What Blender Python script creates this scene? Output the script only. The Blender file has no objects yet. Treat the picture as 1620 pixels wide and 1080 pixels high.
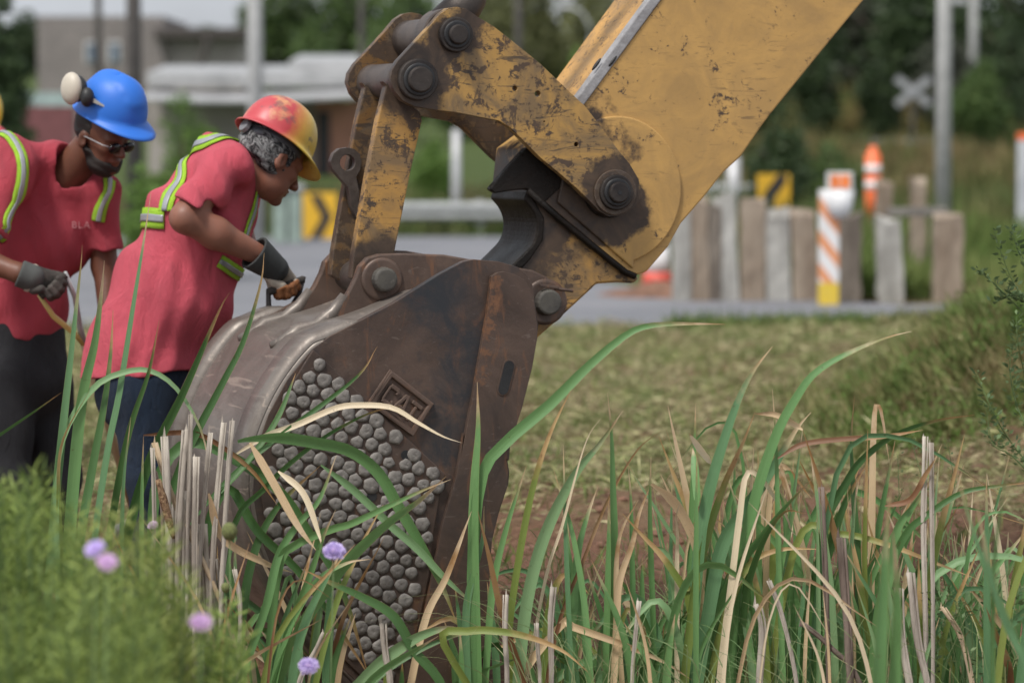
import bpy, bmesh, math, random
import numpy as np
from mathutils import Vector, Matrix
from mathutils.bvhtree import BVHTree
R = math.radians
random.seed(7); RNG = np.random.default_rng(11)
S = bpy.context.scene
COL = S.collection

# ---------------------------------------------------------------- camera, world, sun, exposure
CAM_Z = 1.5; FPX = 5000.0; PITCH = math.atan(313/5000)
cd = bpy.data.cameras.new('camera'); cam = bpy.data.objects.new('camera', cd); COL.objects.link(cam)
cam.location = (0, 0, CAM_Z); cam.rotation_euler = (R(90)-PITCH, 0, 0)
cd.sensor_width = 36; cd.lens = 36*FPX/1620; cd.clip_end = 3000; cd.clip_start = .1
cd.dof.use_dof = True; cd.dof.focus_distance = 9.8; cd.dof.aperture_fstop = 2.4
S.camera = cam
W = bpy.data.worlds.new("World"); S.world = W; W.use_nodes = True
SUN_EL, SUN_AZ = 58, 215            # azimuth measured clockwise from +Y: from behind left of the camera
wn = W.node_tree; bg = wn.nodes['Background']
sky = wn.nodes.new('ShaderNodeTexSky'); sky.sky_type = 'NISHITA'; sky.sun_disc = False
sky.sun_elevation = R(SUN_EL); sky.sun_rotation = R(SUN_AZ); sky.air_density = 1.0; sky.dust_density = 4.0; sky.ozone_density = 1
hsv = wn.nodes.new('ShaderNodeHueSaturation'); hsv.inputs['Saturation'].default_value = .45
wn.links.new(sky.outputs[0], hsv.inputs['Color']); 
ctc = wn.nodes.new('ShaderNodeTexCoord'); cns = wn.nodes.new('ShaderNodeTexNoise'); wn.links.new(ctc.outputs['Generated'], cns.inputs['Vector'])
cns.inputs['Scale'].default_value = 3.2; cns.inputs['Detail'].default_value = 7
crm = wn.nodes.new('ShaderNodeMapRange'); wn.links.new(cns.outputs['Fac'], crm.inputs[0]); crm.inputs[1].default_value = .35; crm.inputs[2].default_value = .6; crm.inputs[3].default_value = .35; crm.inputs[4].default_value = .95
cmx = wn.nodes.new('ShaderNodeMix'); cmx.data_type = 'RGBA'; wn.links.new(crm.outputs[0], cmx.inputs[0]); wn.links.new(hsv.outputs[0], cmx.inputs[6]); cmx.inputs[7].default_value = (5.6, 5.9, 6.4, 1)
wn.links.new(cmx.outputs[2], bg.inputs[0])
bg.inputs[1].default_value = .062
sl = bpy.data.lights.new('sun', 'SUN'); so = bpy.data.objects.new('sun', sl); COL.objects.link(so)
sl.energy = 1.5; sl.angle = R(11); sl.color = (1, .96, .9)
sd = Vector((math.sin(R(SUN_AZ))*math.cos(R(SUN_EL)), math.cos(R(SUN_AZ))*math.cos(R(SUN_EL)), math.sin(R(SUN_EL))))
so.rotation_euler = sd.to_track_quat('Z', 'Y').to_euler(); so.location = (0, 0, 30)
S.view_settings.view_transform = 'Standard'; S.view_settings.look = 'None'
S.view_settings.exposure = 1.16; S.view_settings.gamma = 1
S.cycles.use_denoising = True; S.cycles.max_bounces = 6; S.cycles.transparent_max_bounces = 6

# ---------------------------------------------------------------- pixel <-> world
CP, SP = math.cos(PITCH), math.sin(PITCH)
def ray(px, py):
    u = (540-py)/FPX
    return Vector(((px-810)/FPX, CP+u*SP, -SP+u*CP))
def at(px, py, Y):
    d = ray(px, py); return Vector((0, 0, CAM_Z)) + d*(Y/d.y)
def terrain(x, y):
    z = 0.0
    if y < 13: z = -.1*(13-max(y, 7.5))
    if y > 52: z = .05*(y-52)
    if y > 160: z = 5.4+.02*(y-160)
    # grassy mound at the right by the road
    dx, dy = (x-2.55)/.62, (y-15.8)/1.7
    z += .66*math.exp(-(dx*dx+dy*dy))
    dx, dy = (x-2.6)/1.0, (y-21)/3
    z += .14*math.exp(-(dx*dx+dy*dy))
    if y < 24: z += .012*math.sin(x*13+y*5+math.sin(y*7))+.012*math.sin(y*11-x*6+math.sin(x*9)*1.5)+.025*math.sin(x*3.1+y*1.7)*math.sin(y*2.3-x)+.015*math.sin(x*7+1)*math.sin(y*6.1)
    return z
YAW = R(20)
MO = Vector((at(810, 540, 10).x, 10.0, 0.0))
MA = Vector((math.cos(YAW), math.sin(YAW), 0)); ML = Vector((-math.sin(YAW), math.cos(YAW), 0))
def mp(px, py, lat):
    """pixel -> machine-local point (along, lateral, up) on the plane at that lateral distance"""
    C = Vector((0, 0, CAM_Z)); d = ray(px, py)
    t = ((MO+ML*lat-C).dot(ML))/d.dot(ML)
    P = C+d*t-MO
    return Vector((P.dot(MA), lat, P.z))

# ---------------------------------------------------------------- object helpers
def tag(o, label=None, cat=None, group=None, kind=None):
    if label: o['label'] = label
    if cat: o['category'] = cat
    if group: o['group'] = group
    if kind: o['kind'] = kind
    return o
def empty(name, loc, label=None, cat=None, group=None, rz=0):
    o = bpy.data.objects.new(name, None); COL.objects.link(o); o.location = loc; o.rotation_euler = (0, 0, rz)
    o.empty_display_size = .1
    return tag(o, label, cat, group)
def link(name, me, m, parent=None, smooth=False, bevel=0, world=True):
    o = bpy.data.objects.new(name, me); COL.objects.link(o)
    if m is not None and not me.materials: me.materials.append(m)
    if smooth: me.polygons.foreach_set('use_smooth', [True]*len(me.polygons))
    if parent is not None:
        o.parent = parent
        if world:   # mesh data given in world space
            o.matrix_parent_inverse = Matrix.LocRotScale(*chain(parent)).inverted()
    if bevel:
        b = o.modifiers.new('bevel', 'BEVEL'); b.width = bevel; b.segments = 2; b.limit_method = 'ANGLE'; b.angle_limit = R(35)
    return o
def chain(o):
    m = Matrix.Identity(4)
    while o is not None:
        m = o.matrix_basis_ if hasattr(o, 'matrix_basis_') else (o.matrix_parent_inverse @ Matrix.LocRotScale(o.location, o.rotation_euler.to_quaternion(), o.scale)) @ m
        o = o.parent
    return m.decompose()
def mesh(verts, faces, uv=None):
    me = bpy.data.meshes.new('m'); me.from_pydata([tuple(v) for v in verts], [], faces)
    if uv is not None:
        l = me.uv_layers.new(name='UVMap')
        idx = np.zeros(len(me.loops), dtype=np.int32); me.loops.foreach_get('vertex_index', idx)
        l.data.foreach_set('uv', np.asarray(uv, dtype=np.float32)[idx].ravel())
    me.update(); return me
class MB:
    def __init__(s): s.v = []; s.f = []
    def add(s, vs, fs):
        n = len(s.v); s.v += [Vector(v) for v in vs]; s.f += [tuple(i+n for i in f) for f in fs]; return s
    def box(s, a, b):
        x0, y0, z0 = a; x1, y1, z1 = b
        return s.add([(x0,y0,z0),(x1,y0,z0),(x1,y1,z0),(x0,y1,z0),(x0,y0,z1),(x1,y0,z1),(x1,y1,z1),(x0,y1,z1)],
                     [(0,3,2,1),(4,5,6,7),(0,1,5,4),(1,2,6,5),(2,3,7,6),(3,0,4,7)])
    def obox(s, c, ax, ay, az):
        c = Vector(c); ax, ay, az = Vector(ax), Vector(ay), Vector(az)
        vs = [c+ax*i+ay*j+az*k for k in (-1, 1) for j in (-1, 1) for i in (-1, 1)]
        return s.add(vs, [(0,2,3,1),(4,5,7,6),(0,1,5,4),(1,3,7,5),(3,2,6,7),(2,0,4,6)])
    def tube(s, pts, rad, n=12, cap=True):
        pts = [Vector(p) for p in pts]; rad = rad if isinstance(rad, (list, tuple)) else [rad]*len(pts)
        up = Vector((0, 0, 1)); vs = []; fs = []; prev = None
        for i, p in enumerate(pts):
            t = (pts[min(i+1, len(pts)-1)]-pts[max(i-1, 0)]).normalized()
            if prev is None: a = t.cross(up if abs(t.z) < .9 else Vector((1, 0, 0))).normalized()
            else: a = (prev-t*prev.dot(t)).normalized()
            prev = a; b = t.cross(a)
            vs += [p+(a*math.cos(2*math.pi*k/n)+b*math.sin(2*math.pi*k/n))*rad[i] for k in range(n)]
        for i in range(len(pts)-1):
            for k in range(n):
                k2 = (k+1) % n; fs.append((i*n+k, i*n+k2, (i+1)*n+k2, (i+1)*n+k))
        if cap: fs += [tuple(range(n))[::-1], tuple(range((len(pts)-1)*n, len(pts)*n))]
        return s.add(vs, fs)
    def prism(s, poly, l0, l1):
        """machine-local polygon (list of (x,z)) extruded laterally"""
        n = len(poly); vs = [(x, l0, z) for x, z in poly]+[(x, l1, z) for x, z in poly]
        fs = [tuple(range(n)), tuple(range(2*n-1, n-1, -1))]+[(i, i+n, (i+1) % n+n, (i+1) % n) for i in range(n)]
        return s.add(vs, fs)
    def ball(s, c, r, ax=None, n=10, m=7):
        c = Vector(c); r = Vector(r) if not isinstance(r, (int, float)) else Vector((r, r, r))
        ax = ax or [Vector((1,0,0)), Vector((0,1,0)), Vector((0,0,1))]
        vs = []; fs = []
        for j in range(m+1):
            th = math.pi*j/m
            for i in range(n):
                ph = 2*math.pi*i/n
                vs.append(c+ax[0]*(r.x*math.sin(th)*math.cos(ph))+ax[1]*(r.y*math.sin(th)*math.sin(ph))+ax[2]*(r.z*math.cos(th)))
        for j in range(m):
            for i in range(n):
                fs.append((j*n+i, (j+1)*n+i, (j+1)*n+(i+1) % n, j*n+(i+1) % n))
        return s.add(vs, fs)
    def mesh(s):
        bm = bmesh.new(); bv = [bm.verts.new(v) for v in s.v]
        for f in s.f:
            try: bm.faces.new([bv[i] for i in f])
            except ValueError: pass
        bmesh.ops.remove_doubles(bm, verts=bm.verts, dist=1e-6)
        bmesh.ops.recalc_face_normals(bm, faces=bm.faces)
        me = bpy.data.meshes.new('m'); bm.to_mesh(me); bm.free(); return me
    def build(s, name, m, parent=None, smooth=False, bevel=0, world=True):
        return link(name, s.mesh(), m, parent, smooth, bevel, world)
def catmull(pts, n):
    P = [pts[0]*2-pts[1]]+list(pts)+[pts[-1]*2-pts[-2]]; out = []
    for k in range(n+1):
        u = k/n*(len(pts)-1); i = min(int(u), len(pts)-2); t = u-i
        a, b, c, d = P[i], P[i+1], P[i+2], P[i+3]
        out.append(.5*((2*b)+(c-a)*t+(2*a-5*b+4*c-d)*t*t+(3*b-a-3*c+d)*t*t*t))
    return out

# ---------------------------------------------------------------- materials
class NT:
    def __init__(s, name):
        s.m = bpy.data.materials.new(name); s.m.use_nodes = True; s.t = s.m.node_tree; s.n = s.t.nodes
        s.b = s.n['Principled BSDF']; s.out = s.n['Material Output']
        s.tc = s.n.new('ShaderNodeTexCoord').outputs['Object']
    def L(s, a, b): s.t.links.new(a, b)
    def noise(s, scale, detail=5, rough=.6, dist=0, vec=None, stretch=None, seed=0):
        v = vec or s.tc
        if stretch or seed:
            mp_ = s.n.new('ShaderNodeMapping'); s.L(v, mp_.inputs[0]); mp_.inputs['Scale'].default_value = stretch or (1, 1, 1)
            mp_.inputs['Location'].default_value = (seed*3.1, seed*1.7, seed*.9); v = mp_.outputs[0]
        t = s.n.new('ShaderNodeTexNoise'); s.L(v, t.inputs['Vector'])
        t.inputs['Scale'].default_value = scale; t.inputs['Detail'].default_value = detail
        t.inputs['Roughness'].default_value = rough; t.inputs['Distortion'].default_value = dist
        return t.outputs['Fac']
    def ramp(s, f, a, b, lo=0, hi=1):
        r = s.n.new('ShaderNodeMapRange'); s.L(f, r.inputs[0]); r.clamp = True
        for i, v in enumerate((a, b, lo, hi)): r.inputs[i+1].default_value = v
        return r.outputs[0]
    def math(s, op, a, b=None):
        m = s.n.new('ShaderNodeMath'); m.operation = op; m.use_clamp = op in ('ADD', 'SUBTRACT', 'MULTIPLY')
        for i, v in enumerate((a, b)):
            if v is None: continue
            if isinstance(v, (int, float)): m.inputs[i].default_value = v
            else: s.L(v, m.inputs[i])
        return m.outputs[0]
    def mix(s, f, a, b):
        m = s.n.new('ShaderNodeMix'); m.data_type = 'RGBA'
        if isinstance(f, (int, float)): m.inputs[0].default_value = f
        else: s.L(f, m.inputs[0])
        for i, v in ((6, a), (7, b)):
            if isinstance(v, tuple): m.inputs[i].default_value = (*v[:3], 1)
            else: s.L(v, m.inputs[i])
        return m.outputs[2]
    def near(s, p, r, soft=.03, wob=.06, wsc=7):
        """mask = 1 within r of the machine-local line through p along the lateral axis (grease round a pin)"""
        sub = s.n.new('ShaderNodeVectorMath'); sub.operation = 'SUBTRACT'; s.L(s.tc, sub.inputs[0]); sub.inputs[1].default_value = tuple(p)
        mul = s.n.new('ShaderNodeVectorMath'); mul.operation = 'MULTIPLY'; s.L(sub.outputs[0], mul.inputs[0]); mul.inputs[1].default_value = (1, 0, 1)
        ln = s.n.new('ShaderNodeVectorMath'); ln.operation = 'LENGTH'; s.L(mul.outputs[0], ln.inputs[0])
        nz = s.ramp(s.noise(wsc, 6, .65), .3, .7, -wob, wob)
        d = s.n.new('ShaderNodeMath'); d.operation = 'ADD'; s.L(ln.outputs['Value'], d.inputs[0]); s.L(nz, d.inputs[1])
        return s.ramp(d.outputs[0], r, r+soft, 1, 0)
    def fin(s, col, rough=.6, metal=0, bump=None, bs=.3, bd=.01, spec=.5, sheen=0):
        if isinstance(col, tuple): s.b.inputs['Base Color'].default_value = (*col, 1)
        else: s.L(col, s.b.inputs['Base Color'])
        for k, v in (('Roughness', rough), ('Metallic', metal)):
            if isinstance(v, (int, float)): s.b.inputs[k].default_value = v
            else: s.L(v, s.b.inputs[k])
        s.b.inputs['Specular IOR Level'].default_value = spec
        if bump is not None:
            b = s.n.new('ShaderNodeBump'); b.inputs['Strength'].default_value = bs; b.inputs['Distance'].default_value = bd
            s.L(bump, b.inputs['Height']); s.L(b.outputs[0], s.b.inputs['Normal'])
        return s.m
def simple(name, c, rough=.6, metal=0, var=.25, sc=8, bump=.15, bd=.005, spec=.5):
    t = NT(name); n = t.noise(sc, 6)
    col = t.mix(t.ramp(n, .3, .7), tuple(x*(1-var) for x in c), tuple(min(1, x*(1+var)) for x in c))
    return t.fin(col, rough, metal, t.noise(sc*6, 4), bump, bd, spec)

# ---------------------------------------------------------------- ground, roads
def ground_mat():
    t = NT('ground'); a = t.noise(1.1, 8, .65); b = t.noise(9, 6, .7, seed=3); c = t.noise(40, 5, .65, seed=5)
    dirt = t.mix(t.ramp(c, .3, .7), (.09, .045, .028), (.23, .125, .08))
    straw = t.mix(t.ramp(c, .35, .65), (.09, .075, .04), (.28, .24, .13))
    green = t.mix(t.ramp(b, .35, .65), (.035, .06, .018), (.10, .13, .04))
    col = t.mix(t.ramp(a, .42, .58), dirt, straw); col = t.mix(t.ramp(b, .48, .62, 0, .6), col, green)
    # farther verge turns to living grass
    sx = t.n.new('ShaderNodeSeparateXYZ'); t.L(t.tc, sx.inputs[0])
    col = t.mix(t.ramp(sx.outputs[1], 30, 36), col, green)
    bank = t.ramp(sx.outputs[1], 12.2, 14.2, 1, 0)
    col = t.mix(bank, col, dirt)
    return t.fin(col, .95, 0, t.math('ADD', b, t.math('MULTIPLY', c, .5)), .8, .05, .2)
ys = list(np.concatenate([np.linspace(1, 9, 17), np.linspace(9.12, 26, 142), np.linspace(27, 60, 34), np.linspace(65, 160, 20), np.linspace(190, 900, 10)]))
gv = []; gf = []; NXG = 121
for y in ys:
    wdt = max(6, y*.5)
    for i in range(NXG):
        x = (i/(NXG-1)*2-1)*wdt; gv.append((x, y, terrain(x, y)))
for j in range(len(ys)-1):
    for i in range(NXG-1):
        a = j*NXG+i; gf.append((a, a+1, a+NXG+1, a+NXG))
g = link('ground', mesh(gv, gf), ground_mat(), smooth=True); tag(g, kind='structure')
ta = NT('asphalt'); n1 = ta.noise(90, 4); n2 = ta.noise(.6, 5, seed=2)
M_ASPH = ta.fin(ta.mix(ta.ramp(n2, .3, .7), ta.mix(n1, (.11, .115, .13), (.16, .165, .18)), (.20, .20, .215)), .85, 0, n1, .4, .01)
def strip(name, poly, z, m):
    o = MB()
    o.add([(x, y, terrain(x, y)+z if y > 52 else z) for x, y in poly]+[(x, y, (terrain(x, y) if y > 52 else 0)-.15) for x, y in poly],
          [tuple(range(len(poly)))]+[(i, (i+1) % len(poly), (i+1) % len(poly)+len(poly), i+len(poly)) for i in range(len(poly))])
    return tag(o.build(name, m), kind='structure')
strip('road', [(-30, 25.6), (30, 25.6), (30, 28.8), (3.6, 28.9), (1.6, 31), (.9, 34), (.7, 40), (.9, 50), (-40, 50)], .03, M_ASPH)
strip('far_road', [(9.5, 77), (60, 77), (60, 84), (9.0, 84)], .04, M_ASPH)
strip('dirt_shoulder', [(-30, 24.6), (30, 24.6), (30, 25.58), (-30, 25.58)], .012, simple('shoulder_dirt', (.09, .07, .055), .95, 0, .5, 20, .8, .03))
# dirt heap beside the road
def heap(name, c, rx, ry, h, m, seed=1, n=40):
    rs = random.Random(seed); vs = []; fs = []
    for j in range(n+1):
        for i in range(n+1):
            u, v = i/n*2-1, j/n*2-1; r = math.hypot(u, v)
            z = h*max(0, 1-r*r)**1.1*(1+.25*math.sin(7*u+seed)*math.sin(6*v))+ (rs.random()-.5)*.05*h*(r < .95)
            vs.append((c[0]+u*rx, c[1]+v*ry, c[2]+z-.03))
    for j in range(n):
        for i in range(n):
            a = j*(n+1)+i; fs.append((a, a+1, a+n+2, a+n+1))
    return link(name, mesh(vs, fs), m, smooth=True)
M_DIRT = simple('red_dirt', (.24, .13, .085), .95, 0, .45, 9, .9, .04)
tag(heap('dirt_heap', (1.75, 30.6, 0), 1.1, .8, .2, M_DIRT), 'low heap of reddish brown soil beside the road behind the boom foot', 'dirt heap')

# ---------------------------------------------------------------- foliage
def leafmat(name, c1, c2, trans=.25, sc=1.3, rough=.55):
    t = NT(name); oi = t.n.new('ShaderNodeObjectInfo'); at_ = t.n.new('ShaderNodeAttribute'); at_.attribute_name = 'rnd'
    col = t.mix(at_.outputs['Fac'], c1, c2)
    hs = t.n.new('ShaderNodeHueSaturation'); t.L(col, hs.inputs['Color']); hs.inputs['Hue'].default_value = .5
    t.L(t.ramp(oi.outputs['Random'], 0, 1, .8, 1.2), hs.inputs['Value'])
    m = t.fin(hs.outputs[0], rough, 0, spec=.3)
    tr = t.n.new('ShaderNodeBsdfTranslucent'); t.L(hs.outputs[0], tr.inputs[0])
    mx = t.n.new('ShaderNodeMixShader'); mx.inputs[0].default_value = trans
    t.L(t.b.outputs[0], mx.inputs[1]); t.L(tr.outputs[0], mx.inputs[2]); t.L(mx.outputs[0], t.out.inputs[0])
    return m
FM = {
 'dark': leafmat('foliage_dark', (.024, .046, .018), (.080, .12, .048)),
 'mid': leafmat('foliage_mid', (.045, .085, .024), (.12, .175, .055)),
 'olive': leafmat('foliage_olive', (.08, .09, .035), (.19, .20, .085)),
 'bright': leafmat('foliage_bright', (.09, .18, .03), (.21, .33, .08)),
 'grey': leafmat('foliage_grey', (.055, .065, .045), (.15, .16, .115)),
}
def quads_mesh(C, size, rng, aspect=1.0, flat=None):
    """many small leaf quads centred on C with random directions; stores a random value per face"""
    n = len(C); d = rng.normal(size=(n, 3)); d /= np.linalg.norm(d, axis=1)[:, None]
    e = rng.normal(size=(n, 3)); e -= (e*d).sum(1)[:, None]*d; e /= np.linalg.norm(e, axis=1)[:, None]
    s = size*(.6+.8*rng.random(n))[:, None]
    V = np.stack([C-d*s, C+e*s*aspect*.5, C+d*s, C-e*s*aspect*.5], 1).reshape(-1, 3)
    me = bpy.data.meshes.new('m'); me.vertices.add(4*n); me.vertices.foreach_set('co', V.astype(np.float32).ravel())
    me.loops.add(4*n); me.loops.foreach_set('vertex_index', np.arange(4*n, dtype=np.int32))
    me.polygons.add(n); me.polygons.foreach_set('loop_start', np.arange(0, 4*n, 4, dtype=np.int32)); me.polygons.foreach_set('loop_total', np.full(n, 4, dtype=np.int32))
    me.update(calc_edges=True)
    a = me.attributes.new('rnd', 'FLOAT', 'FACE'); a.data.foreach_set('value', rng.random(n).astype(np.float32))
    return me
M_BARK = simple('bark', (.09, .07, .055), .95, 0, .4, 12, .8, .02)
def crown_pts(rng, n, blobs):
    out = []; tot = sum(b[3]*b[4]*b[5] for b in blobs)
    for (x, y, z, a, b, c) in blobs:
        k = max(3, int(n*a*b*c/tot)); d = rng.normal(size=(k, 3)); d /= np.linalg.norm(d, axis=1)[:, None]
        r = (.35+.65*rng.random(k)**.5)*(1+.12*rng.normal(size=k))
        out.append(np.array([x, y, z])+d*r[:, None]*np.array([a, b, c]))
    return np.concatenate(out)
TREES = []
def tree(name, px, Y, top, wpx, kind, label, cat='tree', group=None, low=.25, n=2600, leaf=None, bpx=None):
    """crown spans wpx pixels wide at distance Y and reaches up to pixel row top"""
    c = at(px, top, Y); base = terrain(c.x, Y); H = c.z-base; Wd = wpx*Y/FPX
    seed = int(px*7+Y*13) % 9973; rng = np.random.default_rng(seed); rs = random.Random(seed)
    root = empty(name, (c.x, Y, base), label, cat, group)
    nb = 9; blobs = []
    for i in range(nb):
        f = low+(1-low)*(i+.5)/nb; w = Wd*.5*math.sin(math.pi*min(.93, max(.14, (f-low)/(1-low)*.85+.12)))
        for q in range(2):
            ang = rs.uniform(0, 6.28); rr = w*.5*rs.random()
            s = max(.12*Wd, w*rs.uniform(.45, .75))
            blobs.append((math.cos(ang)*rr, math.sin(ang)*rr, H*f, s, s, min(s*.8, H*(1-low)*.22)))
    P = crown_pts(rng, n, blobs); P[:, 2] = np.minimum(P[:, 2], H*1.02)
    P[:, 2] = np.maximum(P[:, 2], .03)
    cr = link('crown', quads_mesh(P, leaf or Wd*.035+.02, rng, .8), FM[kind], root, world=False)
    tb = MB(); tb.tube([(0, 0, -.1), (Wd*.01, 0, H*.4), (0, .02, H*.8)], [max(.02, Wd*.035), Wd*.025+.01, Wd*.008+.004], 8)
    for k in range(5):
        a = rs.uniform(0, 6.28); h0 = H*rs.uniform(low*.8, .65); l = Wd*.33
        tb.tube([(0, 0, h0), (math.cos(a)*l*.5, math.sin(a)*l*.5, h0+l*.35), (math.cos(a)*l, math.sin(a)*l, h0+l*.8)], [Wd*.016, Wd*.01, Wd*.004], 6)
    tb.build('trunk', M_BARK, root, True, world=False)
    return root
# near dark conifer at the left edge and the shrubs behind the workers
tree('conifer', 2, 40, -70, 135, 'dark', 'dark dense conifer at the left edge behind the workers', low=.05, n=6000)
tree('shrub', 288, 34, 148, 190, 'bright', 'tall soft green shrub behind the two workers heads', 'shrub', low=.05, n=6000, leaf=.035)
tree('shrub', 222, 33, 255, 90, 'bright', 'low yellow green shrub between the two bending workers', 'shrub', low=.05, n=2500, leaf=.03)
tree('shrub', 688, 56, 222, 110, 'bright', 'bright green shrub seen between the yellow link bar and the boom', 'shrub', low=.05, n=3000, leaf=.05)
tree('shrub', 912, 76, 72, 60, 'bright', 'small rounded bright green shrub left of the curved lamp post', 'shrub', low=.2, n=2500)
tree('shrub', 1330, 92, 148, 90, 'bright', 'yellow green shrub near the far road left of the crossing sign', 'shrub', low=.1, n=2500)
tree('shrub', 1556, 72, 96, 130, 'mid', 'round dark green shrub right of the tall pale pole', 'shrub', low=.05, n=5000)
tree('shrub', 1236, 44, 170, 150, 'dark', 'dark shrub below the sloping yellow boom edge', 'shrub', low=.05, n=5000, leaf=.05)
tree('shrub', 1310, 50, 228, 140, 'mid', 'green shrub behind the orange striped marker tube', 'shrub', low=.05, n=4000, leaf=.05)
tree('shrub', 705, 54, 318, 130, 'bright', 'low green bush under the left guardrail', 'shrub', low=.05, n=2500, leaf=.04)
far = [  # px, Y, top, width, kind
 (452, 100, -60, 190, 'mid'), (560, 108, -90, 200, 'mid'), (655, 96, -50, 190, 'mid'), (765, 104, -80, 200, 'olive'), (850, 98, -60, 190, 'olive'),
 (935, 106, -40, 190, 'olive'), (1040, 100, -70, 220, 'grey'), (1150, 98, -90, 230, 'dark'), (1245, 92, -90, 220, 'dark'), (1345, 100, -80, 240, 'grey'),
 (1440, 96, -110, 240, 'dark'), (1530, 104, -90, 240, 'dark'), (1625, 94, -70, 240, 'dark'), (810, 86, 60, 150, 'olive'), (985, 84, 70, 140, 'olive'),
 (1190, 80, 60, 140, 'dark'), (735, 84, 90, 130, 'mid'), (640, 82, 60, 120, 'mid'), (1110, 82, 30, 150, 'dark'), (1290, 84, 70, 120, 'dark'), (1420, 108, -40, 200, 'grey'),
 (130, 150, 32, 120, 'mid'), (40, 140, 20, 120, 'dark'), (260, 160, 34, 140, 'mid'), (330, 165, 44, 110, 'mid'), (400, 140, -10, 110, 'mid'), (200, 170, 38, 120, 'mid'),
 (500, 78, 20, 120, 'mid'), (1500, 84, 60, 150, 'grey'), (1600, 84, 30, 150, 'dark'), (1385, 84, 95, 110, 'dark')]
FL = ['between the thick concrete pole and the thin dark pole', 'directly behind the thin dark pole left of the links', 'behind the top pins of the linkage', 'above the middle of the idler link', 'behind the dark pole above the idler link', 'behind the curved street lamp',
 'mostly hidden by the upper left edge of the boom', 'hidden behind the middle of the boom', 'just right of the boom edge at the top', 'midway between the boom edge and the crossing sign', 'directly behind the crossing sign', 'between the tall pale pole and the thin far pole', 'at the far right edge above the hut',
 'in front of the dark pole above the idler link', 'under the street lamp beside the boom', 'glimpsed just under the boom edge', 'seen low in the gap under the idler link', 'seen low between the link bars and the white post', 'behind the boom near the arm pin', 'right of the dark shrub below the boom edge', 'rising behind the crossing sign and the tall pole',
 'behind the roof of the block house', 'in the top left corner beside the conifer', 'behind the right end of the block house roof', 'against the sky right of the block house', 'against the sky at the thick concrete pole', 'behind the wooden pole and the block house roof', 'rising over the low house with tin roofs', 'behind the round dark green shrub', 'behind the hut at the right', 'left of the crossing sign above the yellow green shrub']
names = {'mid': 'mid green', 'dark': 'dark green', 'olive': 'olive coloured', 'grey': 'grey green', 'bright': 'bright green'}
where = {0: 'above the bucket workers houses', 1: 'behind the link bars', 2: 'behind the boom', 3: 'beyond the railway crossing sign'}
for i, (px, Y, top, w, k) in enumerate(far):
    zone = FL[i]; tree('far_tree', px, Y, top, w, k, '%s %s tree %s' % ('tall' if top < 0 else 'low', names[k], zone), 'tree', 'far trees along the hillside', low=.04 if k != 'grey' else .15, n=3200); continue
    zone = 'behind the houses at the left' if px < 600 else 'behind the upper excavator links' if px < 900 else 'behind the yellow boom' if px < 1200 else 'beyond the railway crossing sign at the right'
    tree('far_tree', px, Y, top, w, k, 'blurred %s %s tree %s' % ('tall' if top < 0 else 'low', names[k], zone), 'tree', 'far trees along the hillside', low=.04 if k != 'grey' else .15, n=3200)

# ---------------------------------------------------------------- houses
def hx(px, Y): return (px-810)/FPX*Y/1.0
def hz(py, Y): return at(810, py, Y).z
def brickmat(name, c1, c2, mortar, sc=3):
    t = NT(name); b = t.n.new('ShaderNodeTexBrick')
    cm = t.n.new('ShaderNodeCombineXYZ'); s = t.n.new('ShaderNodeSeparateXYZ'); t.L(t.tc, s.inputs[0])
    t.L(t.math_raw('ADD', s.outputs[0], s.outputs[1]), cm.inputs[0]); t.L(s.outputs[2], cm.inputs[1]); t.L(cm.outputs[0], b.inputs[0])
    b.inputs['Scale'].default_value = sc
    for k, c in (('Color1', c1), ('Color2', c2), ('Mortar', mortar)): b.inputs[k].default_value = (*c, 1)
    col = t.mix(t.ramp(t.noise(1.2, 6), .4, .7, 0, .5), b.outputs[0], tuple(x*.6 for x in c1))
    return t.fin(col, .9, 0, b.outputs['Fac'], .3, .02)
def _mr(s, op, a, b):
    m = s.n.new('ShaderNodeMath'); m.operation = op; s.L(a, m.inputs[0]); s.L(b, m.inputs[1]); return m.outputs[0]
NT.math_raw = _mr
M_BLOCK = brickmat('grey_block', (.27, .24, .225), (.21, .19, .18), (.16, .145, .14), 2.2)
M_BLOCK2 = simple('pale_render', (.34, .31, .29), .9, 0, .25, 1.5, .3, .02)
M_TIN = simple('tin_roof', (.42, .42, .42), .45, .4, .3, 2, .3, .01)
M_TINW = simple('pale_tin', (.5, .5, .51), .45, .2, .2, 2, .3, .01)
M_ROOFD = simple('dark_roof', (.07, .06, .055), .8)
M_ORNG = simple('salmon_plaster', (.42, .21, .15), .9, 0, .2, 2)
M_DARK = simple('dark_opening', (.02, .02, .022), .5)
M_GLASS = simple('window_glass', (.09, .13, .18), .12, 0, .3, 2, 0)
M_WFRAME = simple('window_frame', (.6, .6, .58), .6)
def bx(mb, x0, x1, top, bot, Y, d, zb=None):
    return mb.box((hx(x0, Y), Y, hz(bot, Y) if zb is None else zb), (hx(x1, Y), Y+d, hz(top, Y)))
Y = 85
h = empty('block_house', (hx(170, Y), Y, terrain(0, Y)), 'unfinished grey block house with two small windows behind the blue helmet', 'house')
bx(MB(), 62, 262, 26, 0, Y, 6, 1.2).build('wall', M_BLOCK, h)
bx(MB(), 264, 385, 62, 0, Y+.3, 5, 1.2).build('wall', M_BLOCK2, h)
rf = bx(MB(), 246, 392, 44, 60, Y-.3, 6).build('roof', M_ROOFD, h, bevel=.02)
for (a, b_) in ((140, 158), (176, 190)):
    w = bx(MB(), a-3, b_+3, 66, 100, Y-.05, .06).build('window', M_WFRAME, h)
    bx(MB(), a, b_, 69, 97, Y-.08, .04).build('pane', M_GLASS, w)
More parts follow.
